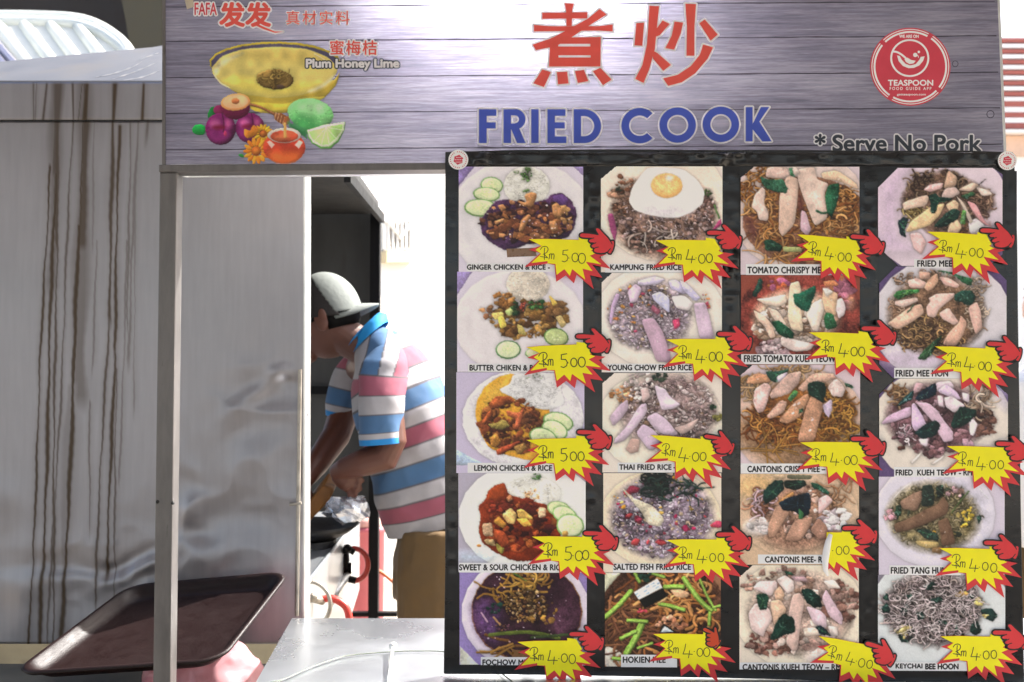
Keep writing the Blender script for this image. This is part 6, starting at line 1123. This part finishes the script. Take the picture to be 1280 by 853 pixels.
shell('crown_back', hcap, M_fw, M_up, 1.08, lambda l: l.z > -.02 and l.x <= -.42 + .6 * l.z, M_CAPW, cap, off=.045, grow=(1.0, 1.04, .95), seg=150)
shell('crown_front', hcap, M_fw, M_up, 1.08, lambda l: l.z > -.1 and l.x > -.45 + .6 * l.z, M_CAPB, cap, off=.041, grow=(1.0, 1.04, .95), seg=150)
vs = []; fs = []; n = 16
for i in range(n + 1):
    a = R(-75 + 150 * i / n); 
    for r, dz in ((.09, .006), (.12, .004), (.168, -.002)):
        ex = 1 if r < .1 else 1; x = math.cos(a) * r * (1.0 if r < .1 else 1.0); y = math.sin(a) * .083 * (r / .168 * .25 + .75)
        vs.append(hcap + M_fw * -(x * (.55 + .45 * 1)) + Vector((0, 1, 0)) * y + M_up * (dz + .016 - .034 * (y / .08) ** 2))
for i in range(n):
    for j in range(2): k = i * 3 + j; fs.append((k, k + 1, k + 4, k + 3))
o = mk('visor', vs, fs, M_CAPW, cap, smooth=True); mm = o.modifiers.new('thickness', 'SOLIDIFY'); mm.thickness = .006; mm.offset = 0
# shirt: torso loft and two sleeves, woven bands carried as colour
WH, PK, BL, GY, CB = (.60, .59, .60), (.54, .29, .35), (.25, .38, .52), (.30, .29, .31), (.10, .46, .70)
def band(d, cyc=((20, WH), (22, PK), (19, WH), (24, BL))):
    tot = sum(c[0] for c in cyc); d = d % tot
    for w, c in cyc:
        if d < w: return GY if (d < 1.1 or d > w - 1.0) and True else c
        d -= w
    return cyc[-1][1]
def cloth(name, secs, m, par, color, seg=56, rings=3, thick=.003, wr_=.006):
    """secs: (px, py, depth, half width in picture plane, half depth, tilt of the section)"""
    pts = smooth_line(secs, rings); vs = []; cs = []; acc = 0.; last = None
    for r_i, (x, y, d, a, bb, tl) in enumerate(pts):
        if last: acc += math.hypot(x - last[0], y - last[1])
        last = (x, y); c = P(x, y, d); ax = Vector((math.cos(R(tl)), 0, math.sin(R(tl))))
        for j in range(seg):
            th = 2 * math.pi * j / seg; cx_, sy_ = math.cos(th), math.sin(th); p = c + ax * (a * abs(cx_) ** .85 * (1 if cx_ > 0 else -1)) + Vector((0, 1, 0)) * (bb * abs(sy_) ** .85 * (1 if sy_ > 0 else -1))
            n = (p - c).normalized(); q = p * 7; w = mnoise.noise(Vector((q.x * 1.2 + q.z * 1.4, q.y, q.z * 1.1 - q.x))) * wr_ + mnoise.noise(p * 26) * wr_ * .2 + (.5 - abs(mnoise.noise(Vector((p.x * 9 + p.z * 5, p.y * 6, p.z * 13 - p.x * 7))) * 2)) * wr_ * .45
            vs.append(p + n * w); cs.append(color(acc, th, p))
    N_ = len(pts); fs = [(i * seg + j, i * seg + (j + 1) % seg, (i + 1) * seg + (j + 1) % seg, (i + 1) * seg + j) for i in range(N_ - 1) for j in range(seg)]
    o = mk(name, vs, fs, m, par, smooth=True); at = o.data.color_attributes.new('Col', 'FLOAT_COLOR', 'POINT')
    at.data.foreach_set('color', np.array([(*lin(c), 1) for c in cs], np.float32).ravel()); mm = o.modifiers.new('thickness', 'SOLIDIFY'); mm.thickness = thick; mm.offset = -1; return o
def proj(p):
    dx, dy, dz = p.x, p.y, p.z - CAMZ; f_ = dy * ct + dz * st; return 640 + FPX * dx / f_, 426.5 - FPX * (dz * ct - dy * st) / f_
def tcol(acc, th, p):
    x, y = proj(p)
    if y < 474 and x < 513 + (y - 465) * .45 and p.y < DP + .05 and acc > 120:      # yoke: bands run up over the shoulder
        u = x + (y - 465) * .25
        for lim, c in ((451, WH), (452.5, GY), (472, BL), (473.5, GY), (492, WH), (493.5, GY), (512, PK), (600, WH)):
            if u < lim: return c
    t_ = band(acc + 2); return t_
tor = [(545, 655, DP, .150, .175, 14), (541, 640, DP, .152, .178, 14), (528, 590, DP, .158, .18, 17), (512, 540, DP, .150, .185, 20), (497, 495, DP, .143, .20, 24), (484, 462, DP, .118, .195, 30), (472, 438, DP, .082, .14, 38), (462, 424, DP, .060, .075, 42)]
shirt = cloth('shirt', [t for t in tor], M_SHIRT, cook, tcol, seg=180, rings=26, wr_=.010)
def scol(acc, th, p):
    d = acc
    for lim, c in ((7, CB), (14, WH), (15, GY), (36, BL), (37, GY), (60, WH), (61.5, GY), (84, PK), (86, GY)):
        if d < lim: return c
    x, y = proj(p); u = x + (y - 465) * .25
    for lim, c in ((451, WH), (452.5, GY), (472, BL), (473.5, GY), (492, WH), (493.5, GY), (512, PK), (600, WH)):
        if u < lim: return c
    return WH
cloth('sleeve', [(477, 555, 2.87, .060, .066, 4), (477, 535, 2.87, .061, .067, 4), (478, 500, 2.88, .066, .07, 2), (481, 470, 2.92, .071, .074, -4), (482, 452, 2.95, .066, .078, 2), (482, 436, 3.0, .048, .07, 14), (479, 426, 3.05, .02, .04, 20)], M_SHIRT, shirt, scol, seg=120, rings=24, wr_=.008)
cloth('sleeve', [(425, 522, 3.26, .046, .058, -12), (428, 500, 3.26, .05, .06, -12), (437, 470, 3.26, .055, .062, -14), (452, 445, 3.2, .05, .06, 0)], M_SHIRT, shirt, lambda a, t, p: scol(a, t, p), seg=48, rings=22, wr_=.004)
vs = []; cN = 36
col_prof = [((448, 424), .060, .066, 46), ((453, 415), .064, .070, 48), ((460, 409), .060, .066, 50), ((464, 413), .071, .078, 48), ((463, 424), .078, .086, 44)]
for (x, y), a, bb, tl in col_prof:
    c = P(x, y, DP); ax = Vector((math.cos(R(tl)), 0, math.sin(R(tl))))
    for j in range(cN): th = 2 * math.pi * j / cN; vs.append(c + ax * a * math.cos(th) + Vector((0, 1, 0)) * bb * math.sin(th))
fs = [(i * cN + j, i * cN + (j + 1) % cN, (i + 1) * cN + (j + 1) % cN, (i + 1) * cN + j) for i in range(len(col_prof) - 1) for j in range(cN)]
mk('collar', vs, fs, M_COLLAR, shirt, smooth=True)
khk = lambda a, t, p: (.5, .5, .5)
pants = [(548, 640, DP, .150, .165, 6), (546, 690, DP, .150, .17, 2), (546, 760, DP, .15, .175, 0)]
def crumple(o, amp, sc, st=(1, 1, 1)):
    for v in o.data.vertices:
        q = Vector((v.co.x * st[0], v.co.y * st[1], v.co.z * st[2])) * sc; w = 1 - abs(mnoise.noise(q)) * 2; w2 = mnoise.noise(q * 2.7)
        v.co += v.normal * amp * (w * .8 + w2 * .5)
    o.data.update()
b = MB(); zl = [P(553, y, DP) for y in (640, 665, 700, 745)]
b.tube(zl, [.125, .138, .148, .15], 28)
for dy in (-.085, .085):
    t_ = zl[3]; b.tube([Vector((t_.x, DP + dy, t_.z + .22)), Vector((t_.x, DP + dy, t_.z + .05)), Vector((t_.x - .01, DP + dy * 1.2, .5)), Vector((t_.x + .03, DP + dy * 1.2, .07))], [.12, .13, .10, .075], 20)
pn = b.build('trousers', M_KHAKI, cook); remesh(pn, .008, 3); crumple(pn, .007, 9, (1, 1, .8))
b = MB(); b.tube([P(498, 652, 3.02), P(503, 690, 3.0), P(504, 760, 3.0)], [.004, .006, .006], 6); b.build('side_seam', mat('dark_brown_seam', '#2e2116', .8), pn)
b = MB()
for dy in (-.11, .11):
    x = P(546, 745, DP).x + .02; b = MB(); b.ball(Vector((x - .07, DP + dy, .045)), (.15, .052, .05), seg=20); b.build('shoe', M_BLACKM, cook, smooth=True)

# a second person, only a sliver of whom shows past the right edge of the board
other = thing('person', 'person in a white shirt standing half hidden behind the right edge of the board', 'person', (P(1325, 400, 3.3).x, 3.3, 0))
b = MB(); D3 = 3.3; h2 = P(1313, 382, D3); b_up = Vector((0, 0, 1)); f2 = Vector((-.75, -.66, -.12))
L2 = make_head(b, h2, f2, b_up, 1.0); b.tube([h2 + Vector((.02, .02, -.06)), h2 + Vector((.03, .03, -.16)), h2 + Vector((.03, .03, -.24))], [.058, .056, .08], 18)
b.tube([h2 + Vector((.03, .03, -.24)), h2 + Vector((.03, .03, -.5)), h2 + Vector((.03, .03, -.72))], [.13, .14, .13], 20)
for s_ in (-1, 1):
    a0 = h2 + Vector((.03 + .12 * s_, .03 - .14 * s_, -.26)); b.tube([a0, a0 + Vector((.02 * s_, -.02 * s_, -.28)), a0 + Vector((-.06, -.1, -.5)), a0 + Vector((-.08, -.13, -.56))], [.055, .043, .028, .024], 12)
    w0 = a0 + Vector((-.08, -.13, -.56)); b.tube([w0, w0 + Vector((-.01, -.02, -.08))], [.026, .034], 10)
    for k in range(4): r0 = w0 + Vector((-.03 + k * .018, -.02, -.085)); b.tube([r0, r0 + Vector((-.004, -.006, -.04)), r0 + Vector((.0, .008, -.07))], [.010, .009, .007], 8)
    b.tube([w0 + Vector((-.02, -.03, -.04)), w0 + Vector((-.045, -.05, -.07)), w0 + Vector((-.05, -.05, -.1))], [.013, .011, .009], 8)
    h0 = h2 + Vector((.03 + .07 * s_, .03 - .06 * s_, -.74)); b.tube([h0, Vector((h0.x, h0.y, .5)), Vector((h0.x, h0.y, .08))], [.09, .06, .045], 12)
    b.tube([Vector((h0.x + .02, h0.y + .02, .05)), Vector((h0.x - .09, h0.y - .09, .035))], [.04, .032], 10)
bd = b.build('body', M_SKIN2, other); remesh(bd, .007, 3); eyes(other, L2)
shell('hair', h2, f2, b_up, 1.0, lambda l: l.z > .55 or (l.x < -.15 and l.z > -.5), M_HAIR, other, off=.03, noise_=.03)
b = MB(); b.tube([h2 + Vector((.03, .03, -.19)), h2 + Vector((.03, .03, -.25)), h2 + Vector((.03, .03, -.5)), h2 + Vector((.03, .03, -.80))], [.085, .165, .168, .165], 24)
for s_ in (-1, 1): a0 = h2 + Vector((.03 + .12 * s_, .03 - .14 * s_, -.25)); b.tube([a0, a0 + Vector((.02 * s_, -.02 * s_, -.2))], [.07, .062], 16)
mm = b.build('white_shirt', M_WSHIRT, other); remesh(mm, .011, 4)
b = MB(); b.tube([h2 + Vector((.03, .03, -.74)), h2 + Vector((.03, .03, -.80)), h2 + Vector((.03, .03, -.98))], [.15, .16, .14], 20)
for s_ in (-1, 1): h0 = h2 + Vector((.03 + .07 * s_, .03 - .06 * s_, -.86)); b.tube([h0, Vector((h0.x, h0.y, .09))], [.105, .075], 16)
pn = b.build('trousers', M_KHAKI, other); remesh(pn, .012, 3)

# unseen roof added above the camera to shade the stall front
can = thing('shade_canopy', 'unseen pale roof added in front of the stall to shade it', 'roof', (0, 0, 2.95))
b = MB(); b.box((-7, -5.5, 2.95), (9.5, 1.72, 3.0)); b.build('roof_sheet', mat('shade_roof_grey', '#b0aeb2', .7), can)
for x in (-6, -2.5, 2.5, 6):
    b = MB(); b.box((x, -5.5, 2.86), (x + .06, 1.7, 2.95)); b.build('shade_roof_beam', M_STEELP, can)
b = MB(); rr = random.Random(12)
for k in range(7):
    c = P(388 + rr.uniform(-6, 44), 648 + rr.uniform(-6, 8), 3.25); c.z = SZ + .02; b.ball(c, (.05, .05, .022), seg=10, fn=lambda n, q: q * (1 + .5 * mnoise.noise(n * 3 + Vector((k, 0, 0)))))
rag = b.build('burner_grate', M_SOOT, stv)
